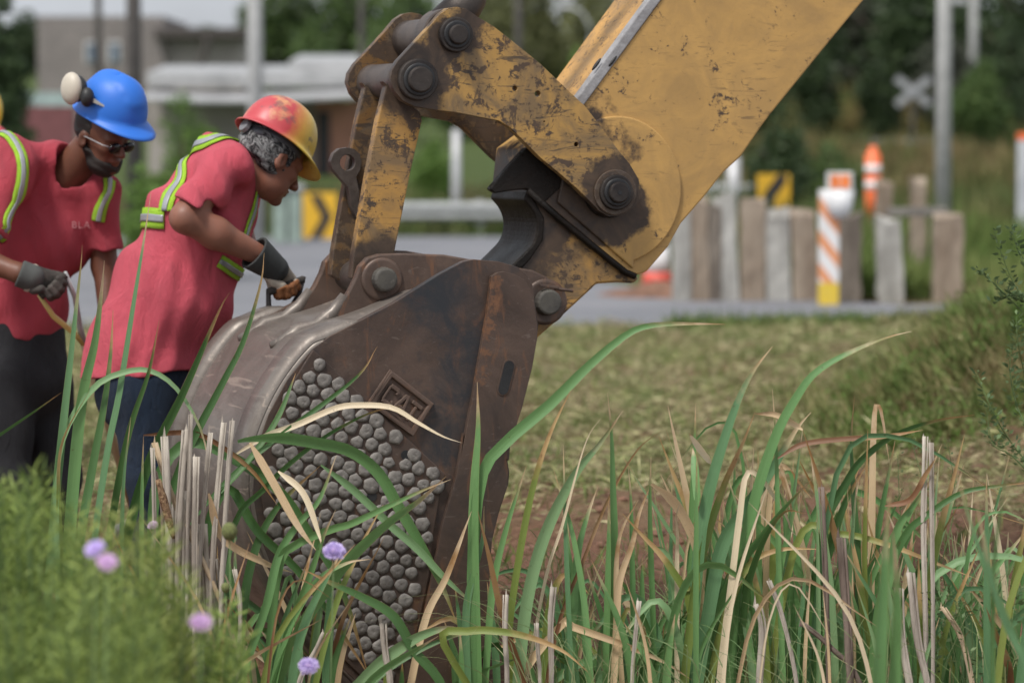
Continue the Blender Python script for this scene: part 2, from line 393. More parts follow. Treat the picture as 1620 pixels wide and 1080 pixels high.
mb = MB(); mb.tube([(hx(318, Y), Y-.3, hz(108, Y)), (hx(334, Y), Y-.3, hz(62, Y))], .09, 8); mb.build('brace', M_ROOFD, h)
Y = 68
h = empty('low_house', (hx(430, Y), Y, terrain(0, Y)), 'long low house with stepped tin roofs and a salmon wall', 'house')
bx(MB(), 236, 500, 150, 0, Y+1, 5, .6).build('wall', M_BLOCK2, h)
bx(MB(), 500, 574, 160, 0, Y+.6, 5, .6).build('salmon_wall', M_ORNG, h)
bx(MB(), 503, 522, 176, 0, Y+.54, .05, .75).build('door', M_DARK, h)
mb = MB()
for (x0, x1, t, b, dy, dz) in ((452, 580, 86, 100, 1.5, .0), (234, 570, 106, 128, .3, 0)):
    mb.obox(((hx(x0, Y)+hx(x1, Y))/2, Y+dy+1.5, (hz(t, Y)+hz(b, Y))/2), ((hx(x1, Y)-hx(x0, Y))/2, 0, 0), (0, 1.8, .12), (0, 0, (hz(t, Y)-hz(b, Y))/2))
mb.build('roof', M_TIN, h, bevel=.01)
mb = MB()
for i in range(44):
    x0 = hx(236+i*7.9, Y); x1 = hx(236+i*7.9+7.2, Y); z = hz(150+4*math.sin(i*.1), Y)
    mb.obox(((x0+x1)/2, Y-.2, z+.0), ((x1-x0)/2, 0, 0), (0, .9, .12), (0, -.01, .03))
mb.build('awning', M_TINW, h)
Y = 52
h = empty('garden_wall', (hx(80, Y), Y, 0), 'low painted wall, pale green above and dark red below, behind the left worker', 'wall')
bx(MB(), 30, 118, 146, 168, Y, .2).build('panel', simple('pale_teal', (.30, .38, .36), .8), h)
bx(MB(), 30, 118, 168.2, 300, Y, .2).build('base', simple('maroon_paint', (.16, .06, .06), .8), h)
Y = 95
h = empty('hut', (hx(1590, Y), Y, terrain(0, Y)), 'small far hut with white roof at the right edge', 'hut')
bx(MB(), 1583, 1650, 168, 230, Y, 2, 1.8).build('wall', M_BLOCK2, h)
mb = MB(); mb.prism([(0, 0)]*3, 0, 1) if False else None
a, b, z0, z1 = hx(1578, Y), hx(1655, Y), hz(168, Y), hz(146, Y)
mb.add([(a, Y-.3, z0), (b, Y-.3, z0), (b, Y+2.3, z0), (a, Y+2.3, z0), ((a+b)/2, Y-.3, z1), ((a+b)/2, Y+2.3, z1)], [(0, 1, 4), (2, 3, 5), (0, 4, 5, 3), (1, 2, 5, 4), (0, 3, 2, 1)])
mb.build('roof', M_TINW, h)
M_GREENBOX = simple('pale_green_paint', (.27, .34, .30), .7, 0, .3, 4)
h = empty('utility_cabinet', (hx(455, 47), 47, 0), 'pale green roadside cabinet left of the left chevron sign', 'cabinet')
bx(MB(), 432, 476, 300, 0, 47, .5, 0).build('body', M_GREENBOX, h, bevel=.02)
bx(MB(), 428, 480, 292, 299.5, 46.95, .6).build('lid', M_TINW, h)
bx(MB(), 453, 455, 305, 380, 46.97, .02).build('door_seam', M_DARK, h)

# ---------------------------------------------------------------- poles
M_CONC = simple('pole_concrete', (.42, .42, .41), .85, 0, .15, 6)
M_WOODD = simple('dark_pole_wood', (.075, .068, .062), .9, 0, .3, 8)
M_STEEL = simple('galvanised', (.40, .41, .41), .5, .3, .15, 6)
def pole(name, px, Y, top, w, m, label, cat, arm=None, tilt=0):
    x = hx(px, Y); b = terrain(x, Y); z1 = hz(top, Y); r = w*Y/FPX/2
    root = empty(name, (x, Y, b), label, cat)
    mb = MB(); mb.tube([(x, Y, b-.2), (x+tilt*.5, Y, (b+z1)/2), (x+tilt, Y, z1)], [r*1.08, r, r*.9], 16); mb.build('shaft', m, root, True)
    mb = MB(); mb.tube([(x, Y, b), (x, Y, b+.06)], [r*1.5, r*1.4], 16); mb.build('collar', m, root)
    if arm:
        mb = MB(); mb.tube([(x+tilt, Y, z1-.1)]+[Vector((hx(a, Y), Y, hz(c, Y))) for a, c in arm[:-1]], .035, 8); mb.build('arm', m, root, True)
        a, c = arm[-1]; mb = MB(); mb.ball((hx(a, Y), Y, hz(c, Y)), (.17, .1, .07)); mb.build('lamp_head', M_TINW, root, True)
    return root
p_ = pole('concrete_pole', 405, 45, -300, 24, M_CONC, 'thick pale concrete pole rising behind the yellow helmet', 'pole')
pole('wooden_pole', 214, 46, -300, 24, M_WOODD, 'thick dark wooden pole just behind the blue helmet', 'pole')
pole('wooden_pole', 158, 60, -200, 12, M_WOODD, 'thin dark wooden pole in front of the block house windows', 'pole')
pole('wooden_pole', 820, 70, -150, 13, M_WOODD, 'dark pole seen above the yellow idler link', 'pole')
pole('wooden_pole', 573, 70, -150, 11, M_WOODD, 'thin dark pole behind the rear link plate', 'pole')
pole('concrete_pole', 1491, 38, -350, 24, M_CONC, 'tall pale concrete pole standing right of the crossing sign', 'pole')
pole('concrete_pole', 1537, 90, -120, 13, M_CONC, 'thin far pale pole beyond the round shrub', 'pole')
pole('white_post', 1160, 50, 248, 22, M_TINW, 'short white post partly hidden by the boom edge', 'post')
pole('white_post', 722, 52, 205, 15, M_TINW, 'slim white post between the link bar and the boom hollow', 'post')
pole('street_lamp', 935, 75, 60, 9, M_STEEL, 'far pale street lamp with a curved arm above the boom', 'street lamp', arm=[(931, 38), (920, 20), (905, 12), (895, 12)])
# things hung on the tall concrete pole
mb = MB(); x = hx(1491, 38); mb.box((x+.06, 37.9, hz(8, 38)), (x+.25, 38.05, hz(-3, 38))); mb.build('bracket', M_STEEL, [o for o in COL.objects if o.get('label') == 'tall pale concrete pole standing right of the crossing sign'][0])

# railway crossing sign
Y = 75; x = hx(1443, Y); b = terrain(x, Y)
r_ = empty('crossing_sign', (x, Y, b), 'pale crossed boards railway warning sign on a dark post', 'sign')
mb = MB(); mb.tube([(x, Y+.05, b-.1), (x, Y+.05, hz(128, Y))], .05, 10); mb.build('post', M_WOODD, r_)
for s in (1, -1):
    mb = MB(); mb.obox((x, Y-.02*s, hz(145, Y)), (.40, 0, .32*s), (0, .012, 0), (-.055*s, 0, .07)); mb.build('board', simple('sign_board', (.30, .31, .32), .6), r_, bevel=.005)

# guardrails
def guardrail(x0, x1, Y, top, label, n, hgt=.31):
    a, c = hx(x0, Y), hx(x1, Y); zt = hz(top, Y); b = terrain((a+c)/2, Y)
    root = empty('guardrail', ((a+c)/2, Y, b), label, 'guardrail')
    prof = [(0, 0), (-.03, -.02), (-.08, -.06), (-.08, -.10), (-.02, -.14), (-.02, -.17), (-.08, -.21), (-.08, -.25), (-.03, -.29), (0, -.31)]
    prof += [(p[0]+.01, p[1]) for p in prof[::-1]]
    mb = MB(); k = len(prof)
    mb.add([(a, Y+p, zt+q) for p, q in prof]+[(c, Y+p, zt+q) for p, q in prof], [(i, (i+1) % k, (i+1) % k+k, i+k) for i in range(k)]+[tuple(range(k))[::-1], tuple(range(k, 2*k))])
    mb.build('rail', M_STEEL, root)
    for i in range(n):
        xx = a+(c-a)*(i+.5)/n; mb = MB(); mb.box((xx-.07, Y+.03, b-.1), (xx+.07, Y+.18, zt+.03)); mb.build('post', M_CONC, root, bevel=.01)
guardrail(545, 830, 51, 320, 'steel guardrail along the road seen behind the yellow link bar', 2)
guardrail(1095, 1262, 55, 292, 'weathered guardrail behind the yellow diagonal striped board', 2)

# chevron boards
def chevron(px, py, w, hgt, Y, label, yaw=0, diag=False):
    c = at(px, py, Y); W2, H2 = w*Y/FPX/2, hgt*Y/FPX/2; b = terrain(c.x, Y)
    root = empty('chevron_sign', (c.x, Y, b), label, 'sign', rz=yaw)
    z = c.z-b
    MB().box((-W2, 0, z-H2), (W2, .02, z+H2)).build('panel', M_SIGNY, root, bevel=.006, world=False)
    mb = MB(); y0 = -.006
    if diag: P = [(-W2*.55, -1), (.1*W2, -1), (W2*.5, 1), (-.15*W2, 1)]; polys = [[(-W2*.75, -H2*.98), (-W2*.05, -H2*.98), (W2*.1, -H2*.2), (W2*.75, H2*.6), (W2*.75, H2*.98), (W2*.25, H2*.98), (-W2*.65, -H2*.15)]]
    else:
        t = W2*.62; xl, xm = -W2*.55, W2*.42
        polys = [[(xl, H2*.92), (xl+t, H2*.92), (xm+t*.55, 0), (xm-t*.45, 0)], [(xm-t*.45, 0), (xm+t*.55, 0), (xl+t, -H2*.92), (xl, -H2*.92)]]
    for P in polys:
        n = len(P); mb.add([(p, y0, z+q) for p, q in P]+[(p, -.0005, z+q) for p, q in P], [tuple(range(n))]+[(i, (i+1) % n, (i+1) % n+n, i+n) for i in range(n)])
    mb.build('chevron', M_SIGNK, root, world=False)
    MB().box((-.03, .022, -.1), (.03, .08, z+H2*.8)).build('post', M_STEEL, root, world=False)
M_SIGNY = simple('sign_yellow', (.72, .42, .03), .45, 0, .1, 3, .05)
M_SIGNK = simple('sign_black', (.02, .022, .028), .5, 0, .1, 3, .05)
chevron(505, 343, 56, 76, 49, 'yellow road sign with one black chevron pointing right beside the link bars', R(-8))
chevron(1224, 305, 54, 58, 42, 'weathered yellow board with a dark diagonal stripe above the wooden posts', R(10), True)

# ---------------------------------------------------------------- weathered posts and the striped post
def postmat(name, c1, c2):
    t = NT(name); n = t.noise(4, 6, .7, stretch=(1, 1, .35)); m_ = t.noise(18, 5, .6, stretch=(1, 1, .2), seed=2)
    col = t.mix(t.ramp(n, .35, .65), c1, c2); col = t.mix(t.ramp(m_, .55, .75, 0, .6), col, tuple(x*.45 for x in c1))
    return t.fin(col, .9, 0, m_, .7, .02)
PM = [postmat('weathered_brown', (.20, .15, .11), (.33, .27, .21)), postmat('weathered_grey', (.24, .23, .21), (.46, .45, .42)), postmat('weathered_dark', (.10, .08, .065), (.2, .17, .14))]
def sleeper(px, w, top, Y, m, label, seed, d=.16, lean=0):
    rs = random.Random(seed); x = hx(px, Y); W2 = w*Y/FPX/2; zt = hz(top, Y); b = terrain(x, Y)
    bm = bmesh.new(); n = 9
    rings = []
    for k in range(n):
        z = b-.15+(zt-b+.15)*k/(n-1); rw = W2*(1.04+rs.uniform(-.06, .05)); ox = lean*k/(n-1)+rs.uniform(-.005, .005)
        ring = []
        for (sx, sy) in ((-1, -1), (-.1, -1.05), (1, -1), (1.03, 0), (1, 1), (0, 1), (-1, 1), (-1.02, 0)):
            zz = z+(rs.uniform(-.10, .02) if k == n-1 else 0)
            ring.append(bm.verts.new((x+ox+sx*rw+rs.uniform(-.006, .006), Y+sy*d/2+rs.uniform(-.006, .006), zz)))
        rings.append(ring)
    for k in range(n-1):
        for i in range(8): bm.faces.new((rings[k][i], rings[k][(i+1) % 8], rings[k+1][(i+1) % 8], rings[k+1][i]))
    bm.faces.new(rings[-1]); bm.faces.new(rings[0][::-1]); bmesh.ops.recalc_face_normals(bm, faces=bm.faces)
    me = bpy.data.meshes.new('m'); bm.to_mesh(me); bm.free()
    o = link('wooden_post', me, PM[m], bevel=.008); tag(o, label, 'post', 'weathered posts along the roadside')
rowp = [(1080, 28, 312, 1, 'pale weathered post half hidden by the boom foot'), (1108, 30, 308, 0, 'brown weathered post nearest the boom foot'), (1128, 22, 318, 2, 'narrow dark post second from the boom foot'),
 (1152, 34, 306, 1, 'pale grey post with broken top, left of the tan one'), (1190, 38, 312, 0, 'tan post under the yellow diagonal striped board'),
 (1231, 38, 330, 1, 'whitish stone post right of the yellow striped board'), (1276, 38, 326, 0, 'grey brown post just left of the orange striped post'),
 (1344, 34, 334, 2, 'dark weathered post just right of the orange striped post'), (1411, 38, 340, 1, 'brightest white post in the row'),
 (1500, 44, 332, 0, 'broad grey brown post at the right end of the row')]
for i, (px, w, t, m, lab) in enumerate(rowp): sleeper(px, w, t, 29.6+.02*i, m, lab, i+1, lean=random.uniform(-.05, .05))
sleeper(1398, 26, 282, 33.5, 0, 'rear brown post rising above the white post', 31)
sleeper(1452, 24, 280, 33.6, 0, 'rear brown post behind the gap before the broad post', 32)
mb = MB(); mb.obox((hx(1450, 32), 32, hz(335, 32)), (.30, 0, .005), (0, .04, 0), (0, 0, .045)); tag(mb.build('crossbar', postmat('weathered_rail', (.13, .12, .11), (.26, .24, .22)), bevel=.01), 'grey horizontal wooden bar joining the rear posts', 'rail')
# striped post
def stripemat(name, c1, c2, period, slope, duty=.5, base=None):
    t = NT(name); s = t.n.new('ShaderNodeSeparateXYZ'); t.L(t.tc, s.inputs[0])
    a = t.n.new('ShaderNodeMath'); a.operation = 'MULTIPLY_ADD'; t.L(s.outputs[0], a.inputs[0]); a.inputs[1].default_value = slope; t.L(s.outputs[2], a.inputs[2])
    f = t.n.new('ShaderNodeMath'); f.operation = 'MULTIPLY'; t.L(a.outputs[0], f.inputs[0]); f.inputs[1].default_value = 1/period
    fr = t.n.new('ShaderNodeMath'); fr.operation = 'FRACT'; t.L(f.outputs[0], fr.inputs[0])
    col = t.mix(t.ramp(fr.outputs[0], duty-.02, duty+.02), c1, c2)
    if base: col = t.mix(t.ramp(s.outputs[2], base[0], base[0]+.02, 1, 0), col, base[1])
    col = t.mix(t.ramp(t.noise(14, 6), .5, .8, 0, .4), col, (.3, .27, .24))
    return t.fin(col, .55, 0, t.noise(30), .2, .01)
Y = 28.9; x = hx(1311, Y); b = 0
root = empty('striped_post', (x, Y, b), 'post painted with diagonal orange and white stripes and a yellow foot', 'post')
W2 = 31*Y/FPX/2
MB().box((-W2, -.08, -.1), (W2, .08, hz(300, Y))).build('shaft', stripemat('post_stripes', (.75, .74, .74), (.72, .30, .14), .30, 1.25, .55, (.22, (.7, .5, .05))), root, bevel=.012, world=False)
root2 = empty('warning_lantern', (x+.09, Y-.02, hz(345, Y)), 'white lantern with orange window strapped on top of the striped post', 'lantern')
mb = MB(); cx = hx(1326, Y); mb.tube([(cx, Y-.1, hz(343, Y)), (cx, Y-.1, hz(330, Y)), (cx, Y-.1, hz(300, Y))], [.07, .115, .135], 18); mb.build('body', simple('white_plastic', (.75, .75, .76), .4), root2, True)
MB().box((cx-.12, Y-.13, hz(299, Y)), (cx+.12, Y-.07, hz(272, Y))).build('frame', simple('lantern_frame', (.6, .62, .6), .4), root2, bevel=.01)
MB().box((cx-.085, Y-.15, hz(297, Y)), (cx+.085, Y-.135, hz(277, Y))).build('lens', simple('orange_lens', (.85, .20, .03), .3), root2, bevel=.004)
MB().box((cx-.008, Y-.16, hz(297, Y)), (cx+.008, Y-.152, hz(277, Y))).build('lens_bar', simple('lens_rib', (.75, .5, .4), .4), root2)
# channelizer tube
Y = 41; x = hx(1380, Y); b = terrain(x, Y)
root = empty('channelizer_tube', (x, Y, b), 'slim orange tube with white bands and a narrow top', 'traffic marker')
z0, z1 = 0, hz(231, Y)-b; r = .1
MO_ = simple('marker_orange', (.85, .17, .05), .45, 0, .08, 4, .05); MW_ = simple('marker_white', (.82, .80, .80), .4, 0, .08, 4, .05)
zs = [(0, .62), (.62, .72), (.72, .84), (.84, .96)]
H = z1
bands = [(0, H-.56, MW_), (H-.56, H-.41, MO_), (H-.41, H-.31, MW_), (H-.31, H-.20, MO_)]
bands = [(0, H-.70, MO_), (H-.70, H-.56, MO_), (H-.56, H-.455, MW_), (H-.455, H-.355, MO_), (H-.355, H-.245, MW_), (H-.245, H-.10, MO_)]
mb = MB()
mb.tube([(0, 0, 0), (0, 0, H-.1), (0, 0, H-.085), (0, 0, H-.02), (0, 0, H)], [r, r*.98, r*.6, r*.5, r*.3], 18); mb.build('tube', MO_, root, True, world=False)
for (a, c, m) in bands:
    if m is MW_:
        mb = MB(); mb.tube([(0, 0, a), (0, 0, c)], r*1.02, 18); mb.build('reflective_band', m, root, True, world=False)
mb = MB(); mb.tube([(0, 0, -.02), (0, 0, .05)], [.2, .17], 12); mb.build('base', M_DARK, root, world=False)
# barrel half hidden by the boom foot
Y = 31; x = hx(1040, Y)
root = empty('traffic_drum', (x, Y, 0), 'white and red traffic drum half hidden behind the boom foot', 'traffic drum')
mb = MB(); mb.tube([(0, 0, .24), (0, 0, .35), (0, 0, .52)], [.13, .125, .11], 20); mb.build('body', MW_, root, True, world=False)
mb = MB(); mb.tube([(0, 0, .11), (0, 0, .24)], [.16, .131], 20); mb.build('red_band', simple('drum_red', (.65, .10, .07), .5), root, True, world=False)
mb = MB(); mb.tube([(.03, -.06, .50), (.05, -.06, .60)], [.05, .045], 12); mb.build('lamp', simple('drum_lamp', (.75, .6, .05), .4), root, True, world=False)
mb = MB(); mb.tube([(0, 0, -.02), (0, 0, .11)], [.22, .17], 20); mb.build('base', simple('drum_base', (.5, .45, .4), .7), root, world=False)
# right-edge marker post
Y = 36; x = hx(1621, Y)
root = empty('marker_post', (x, Y, 0), 'white post with an orange cap at the right edge', 'post')
MB().box((-.09, -.06, -.1), (.1, .06, hz(222, Y))).build('shaft', postmat('whitewashed', (.4, .42, .45), (.65, .66, .68)), root, bevel=.01, world=False)
MB().box((-.093, -.063, hz(221.5, Y)), (.103, .063, hz(210, Y))).build('cap', MO_, root, world=False)

# ================================================================ EXCAVATOR (machine-local coordinates: x along, y lateral away, z up)
EX = empty('excavator', MO, 'worn yellow excavator boom end with linkage and rusty toothed digging bucket resting in the ditch', 'excavator', rz=YAW)
def c1(x, y): return (500+x/2.7, y/2.7)
def c2(x, y): return (400+x/2.7, 350+y/2.7)
def c3(x, y): return (760+x/4.5, 180+y/4.5)
def c4(x, y): return (740+x/4.5, 280+y/4.5)
def c5(x, y): return (500+x/2.7, 680+y/2.7)
def P2(pts, lat): return [(q.x, q.z) for q in (mp(px, py, lat) for px, py in pts)]
# shared pin positions
LN, LT = .26, .04                   # near idler plate: lateral position, thickness
SL0, SL1 = .34, .68                 # arm side faces
pinA = mp(*c1(605, 148), LN-.03); pinB = mp(*c1(443, 340), LN-.03); pinC = mp(*c1(1290, 822), LN-.03)
pinD = mp(608, 442, .27); pinE = mp(867, 478, .27)
MID = (SL0+SL1)/2
# ---- materials
def paint(name, base=(.50, .29, .080), worn=.5, pins=(), stick=False, greasy=None):
    t = NT(name)
    n1 = t.noise(2.2, 8, .62, .6); n2 = t.noise(9, 8, .7, 1.2, seed=2); n3 = t.noise(38, 6, .7, .8, seed=4); sc = t.noise(22, 3, .6, 2.5, stretch=(.25, 1, 1.8), seed=6); dr = t.noise(5, 6, .6, 1.8, seed=9)
    y = t.mix(t.ramp(n1, .3, .7), tuple(c*.86 for c in base), tuple(c*1.1 for c in base))
    y = t.mix(t.ramp(n3, .45, .8, 0, .25), y, (.33, .20, .09))
    dark = t.mix(t.ramp(n2, .35, .65), (.030, .021, .016), (.085, .055, .036))
    # brownish dust film
    col = t.mix(t.ramp(dr, .40, .62, 0, .9*min(1, worn*1.3)), y, (.11, .085, .06))
    # chipped and scratched down to metal
    chips = t.ramp(t.math('ADD', t.math('MULTIPLY', n2, .62), t.math('MULTIPLY', n3, .38)), .60-.13*worn, .64-.12*worn)
    col = t.mix(chips, col, dark)
    scr = t.math('MULTIPLY', t.ramp(sc, .60, .63), t.ramp(n1, .42, .56)); col = t.mix(t.math('MULTIPLY', scr, .8*min(1, worn+.4)), col, (.045, .036, .03))
    for (p, r, soft, wob) in pins: col = t.mix(t.near(p, r, soft, wob), col, dark)
    if greasy: col = t.mix(greasy(t), col, t.mix(t.ramp(n2, .4, .7), (.02, .015, .012), (.05, .034, .024)))
    rg = t.ramp(n2, .3, .7, .42, .62)
    return t.fin(col, rg, 0, t.math('ADD', n3, t.math('MULTIPLY', chips, -.4)), .25, .004, .4)
def steel(name, c=(.085, .07, .062), c2_=(.03, .026, .024), rough=.5, metal=.55, bump=.35):
    t = NT(name); n = t.noise(8, 8, .65); k = t.noise(60, 5, .7, seed=3)
    col = t.mix(t.ramp(n, .35, .65), c2_, c); col = t.mix(t.ramp(k, .62, .74, 0, .35), col, tuple(min(1, x*2.2) for x in c))
    return t.fin(col, t.ramp(n, .3, .7, rough-.1, rough+.12), metal, k, bump, .004)
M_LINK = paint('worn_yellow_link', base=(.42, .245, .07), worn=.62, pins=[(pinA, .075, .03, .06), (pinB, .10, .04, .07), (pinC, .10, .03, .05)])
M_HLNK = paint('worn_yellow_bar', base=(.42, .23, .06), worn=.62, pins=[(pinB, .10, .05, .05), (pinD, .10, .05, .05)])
M_INNER = paint('dark_yellow_inner', base=(.16, .085, .03), worn=.95)  # far plates: darker yellow base than the near links, wear layers turned up
pg1 = mp(*c3(560, 560), SL0)
def grease_nose(t):
    a = t.near(mp(*c1(960, 700), SL0), .185, .05, .07, 6)
    b = t.near(mp(*c1(1110, 840), SL0), .12, .04, .05, 6)
    return t.math('ADD', a, b)
M_ARM = paint('yellow_arm', base=(.53, .315, .10), worn=.2, pins=[(mp(*c1(1290, 880), SL0), .105, .03, .05), (mp(*c1(1180, 560), SL0), .05, .05, .08), (mp(*c1(1000, 800), SL0), .14, .03, .05), (mp(*c1(1150, 900), SL0), .085, .03, .05), (mp(*c1(1350, 640), SL0), .02, .04, .06)])
M_NOSE = paint('worn_arm_nose', base=(.45, .25, .07), worn=.62, pins=[(mp(*c1(930, 960), SL0), .12, .06, .08), (mp(*c2(1180, 130), SL0), .06, .05, .06)])
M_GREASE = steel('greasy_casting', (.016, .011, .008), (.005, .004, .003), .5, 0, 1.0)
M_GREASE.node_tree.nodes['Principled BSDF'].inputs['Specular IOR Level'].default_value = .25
M_TUBE = steel('link_tube_steel', (.13, .105, .09), (.055, .042, .036), .5, .45)
M_PIN = steel('pin_steel', (.07, .058, .05), (.026, .022, .021), .45, .6)
M_RUB = steel('seal_rubber', (.022, .022, .023), (.009, .009, .01), .5, 0, .3)
M_EDGE = steel('bare_edge', (.42, .42, .43), (.20, .19, .19), .65, .1, .9)
# ---- arm (the excavator's stick)
armP = [c1(1475, 0), c1(1145, 445), c1(1000, 560), (857, 250), (843, 262), (833, 298), (829, 318), (845, 335), (850, 352), (848, 378), (830, 400), (809, 422), (800, 440), (800, 500)]
arm_face = [(1500, -620), (1046, 0), (924, 165), (880, 205), (840, 235), (833, 297), (1000, 437), (1018, 432), (1024, 429), (1057, 391), (1078, 353), (1113, 313), (1145, 273), (1173, 247), (1205, 200), (1220, 180), (1293, 90), (1367, 0), (1830, -620)]
fp = P2(arm_face, SL0)
arm = MB().prism(fp, SL0, SL1).build('arm', M_ARM, EX, bevel=.006, world=False)
# raised top flange with yellow top and bare edge
e0, e1 = Vector((fp[0][0], 0, fp[0][1])), Vector((fp[2][0], 0, fp[2][1]))
dv = (e1-e0).normalized(); nv = Vector((-dv.z, 0, dv.x))
if nv.x > 0: nv = -nv
def q3(v, l): return (v.x, l, v.z)
o_ = nv*.034; a_, b_ = e0, e1+dv*.02
MB().prism([(a_.x, a_.z), (b_.x, b_.z), ((b_+o_).x, (b_+o_).z), ((a_+o_).x, (a_+o_).z)], SL0-.006, SL0+.04).build('edge_bar', M_EDGE, arm, bevel=.004, world=False)
o2 = nv*.028
MB().prism([((a_+nv*.002).x, (a_+nv*.002).z), ((b_+nv*.002).x, (b_+nv*.002).z), ((b_+o2).x, (b_+o2).z), ((a_+o2).x, (a_+o2).z)], SL0+.041, SL1+.01).build('top_plate', paint('top_plate_yellow', base=(.55, .30, .08), worn=.35), arm, bevel=.003, world=False)
# drain slots in the edge
for (x, y) in (c1(1200, 275), c1(1268, 262)):
    p = mp(x, y, SL0-.008); m = MB()
    m.ball((p.x, SL0-.004, p.z), (.026, .006, .006), [dv*1.0, Vector((0, 1, 0)), nv]); m.build('slot', M_RUB, arm, True, world=False)
# round reinforcement pad
pc = mp(975, 300, SL0); rad = (mp(1076, 300, SL0)-pc).length
pad = []
for k in range(40):
    a = math.radians(120-k*195/39); pad.append((pc.x+rad*math.cos(a), pc.z+rad*math.sin(a)*1.06))
pad = [p for p in pad]
MB().prism(pad+[(P2([(1000, 425)], SL0)[0]), P2([(880, 320)], SL0)[0], P2([(900, 230)], SL0)[0]], SL0-.012, SL0+.002).build('reinforcing_pad', M_ARM, arm, bevel=.005, world=False)
# nose casting, slightly recessed below the diagonal ridge
nose = [(833, 299)]+[(v.x+2, v.y) for v in catmull([Vector(q+(0,)) for q in [(829, 316), (843, 333), (850, 355), (845, 382), (828, 402), (809, 421)]], 18)]+[ (800, 450), (790, 520), (830, 545), c2(1215, 500), c2(1300, 425), c2(1450, 287), (944, 449), (976, 447), (1003, 448), (1012, 440), (985, 425), (920, 368)]
nf = P2(nose, SL0+.022)
MB().prism(nf, SL0+.022, SL1-.022).build('arm_nose', M_NOSE, arm, bevel=.008, world=False)
# ridge line between arm face and nose
rp = [mp(836, 300, SL0-.0), mp(885, 345, SL0), mp(940, 390, SL0), mp(990, 430, SL0), mp(1006, 437, SL0)]
MB().tube([(p.x, SL0+.006, p.z) for p in rp], .012, 10).build('ridge', M_GREASE, arm, True, world=False)
# greasy web: block with two points on the hollow side
blk = [(833, 233), (806, 262), (776, 297), (775, 300), (784, 306), (800, 303), (834, 299), (862, 320), (895, 290), (870, 258)]
MB().prism(P2(blk, SL0-.004), SL0-.004, SL0+.03).build('stop_block', M_GREASE, arm, bevel=.004, world=False)
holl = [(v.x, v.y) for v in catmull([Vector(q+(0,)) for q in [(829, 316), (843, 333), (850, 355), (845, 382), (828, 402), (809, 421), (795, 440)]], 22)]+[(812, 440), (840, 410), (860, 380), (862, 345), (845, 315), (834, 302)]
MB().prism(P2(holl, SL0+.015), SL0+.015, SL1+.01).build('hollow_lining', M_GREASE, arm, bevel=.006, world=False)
tooth = [(829, 308), (826, 318), (833, 330), (846, 338), (852, 330), (840, 305)]
MB().prism(P2(tooth, SL1-.03), SL1-.03, SL1+.012).build('stop_tooth', M_GREASE, arm, bevel=.003, world=False)
rs = random.Random(5)
mb = MB()
for k in range(50):
    u = 0; a, b = ((776, 297), (833, 235))
    t_ = rs.random(); p = mp(a[0]+(b[0]-a[0])*t_+(0 if u < .45 else 34), a[1]+(b[1]-a[1])*t_, SL0+rs.uniform(0, .03)); mb.ball(p, (rs.uniform(.003, .009),)*3, n=6, m=4)
g_ = mb.build('grease_clump', M_GREASE, arm, True, world=False); g_['kind'] = 'stuff'
# ---- pins and collars
def disc(mbx, p, l0, l1, r0, r1=None, n=40): return mbx.tube([(p.x, l0, p.z), (p.x, l1, p.z)], [r0, r1 or r0], n)
def pinset(p, l, rc, rp_, name='pin_collar', hole=False, parent=None):
    m = MB(); disc(m, p, l, l-.022, rc, rc*.97); o = m.build(name, M_PIN, parent, bevel=.004, world=False)
    m = MB(); disc(m, p, l-.022, l-.030, rc*.80, rc*.76); m.build('seal', M_RUB, o, bevel=.004, world=False)
    m = MB(); disc(m, p, l-.030, l-.046, rp_, rp_*.95); m.build('pin_head', M_PIN, o, bevel=.005, world=False)
    if hole:
        m = MB(); disc(m, p, l-.046, l-.048, rp_*.2); m.build('grease_nipple', M_RUB, o, world=False)
# ---- idler links (near and far)
idl = [c1(*p) for p in [(600, 30), (640, 38), (690, 72), (760, 115), (850, 185), (960, 275), (1060, 370), (1150, 455), (1220, 545), (1290, 640), (1340, 700), (1378, 765), (1390, 830), (1365, 885), (1310, 922), (1250, 925), (1210, 902), (1180, 870), (1120, 810), (1040, 740), (960, 675), (880, 595), (830, 545), (780, 515), (700, 500), (600, 480), (500, 468), (420, 455), (370, 430), (335, 390), (318, 340), (325, 300), (350, 260), (420, 185), (480, 120), (530, 60), (565, 36)]]
ip = P2(idl, LN)
def bored(poly, holes, l0, l1, name, m, parent, bevel):
    """prism with through holes: filled curve outline extruded"""
    cu = bpy.data.curves.new('c', 'CURVE'); cu.dimensions = '2D'; cu.fill_mode = 'BOTH'
    for pts in [poly]+[[(c[0]+r*math.cos(a*math.pi/8), c[1]+r*math.sin(a*math.pi/8)) for a in range(16)] for c, r in holes]:
        s = cu.splines.new('POLY'); s.points.add(len(pts)-1); s.use_cyclic_u = True
        for i, (x, z) in enumerate(pts): s.points[i].co = (x, z, 0, 1)
    cu.extrude = (l1-l0)/2; tmp = bpy.data.objects.new('tmp', cu); COL.objects.link(tmp)
    me = bpy.data.meshes.new_from_object(tmp.evaluated_get(bpy.context.evaluated_depsgraph_get())); bpy.data.objects.remove(tmp)
    for v in me.vertices: x, z, y = v.co; v.co = (x, (l0+l1)/2-y, z)
    me.materials.clear(); bm = bmesh.new(); bm.from_mesh(me); bmesh.ops.remove_doubles(bm, verts=bm.verts, dist=1e-5); bmesh.ops.recalc_face_normals(bm, faces=bm.faces); bm.to_mesh(me); bm.free()
    return link(name, me, m, parent, False, bevel, False)
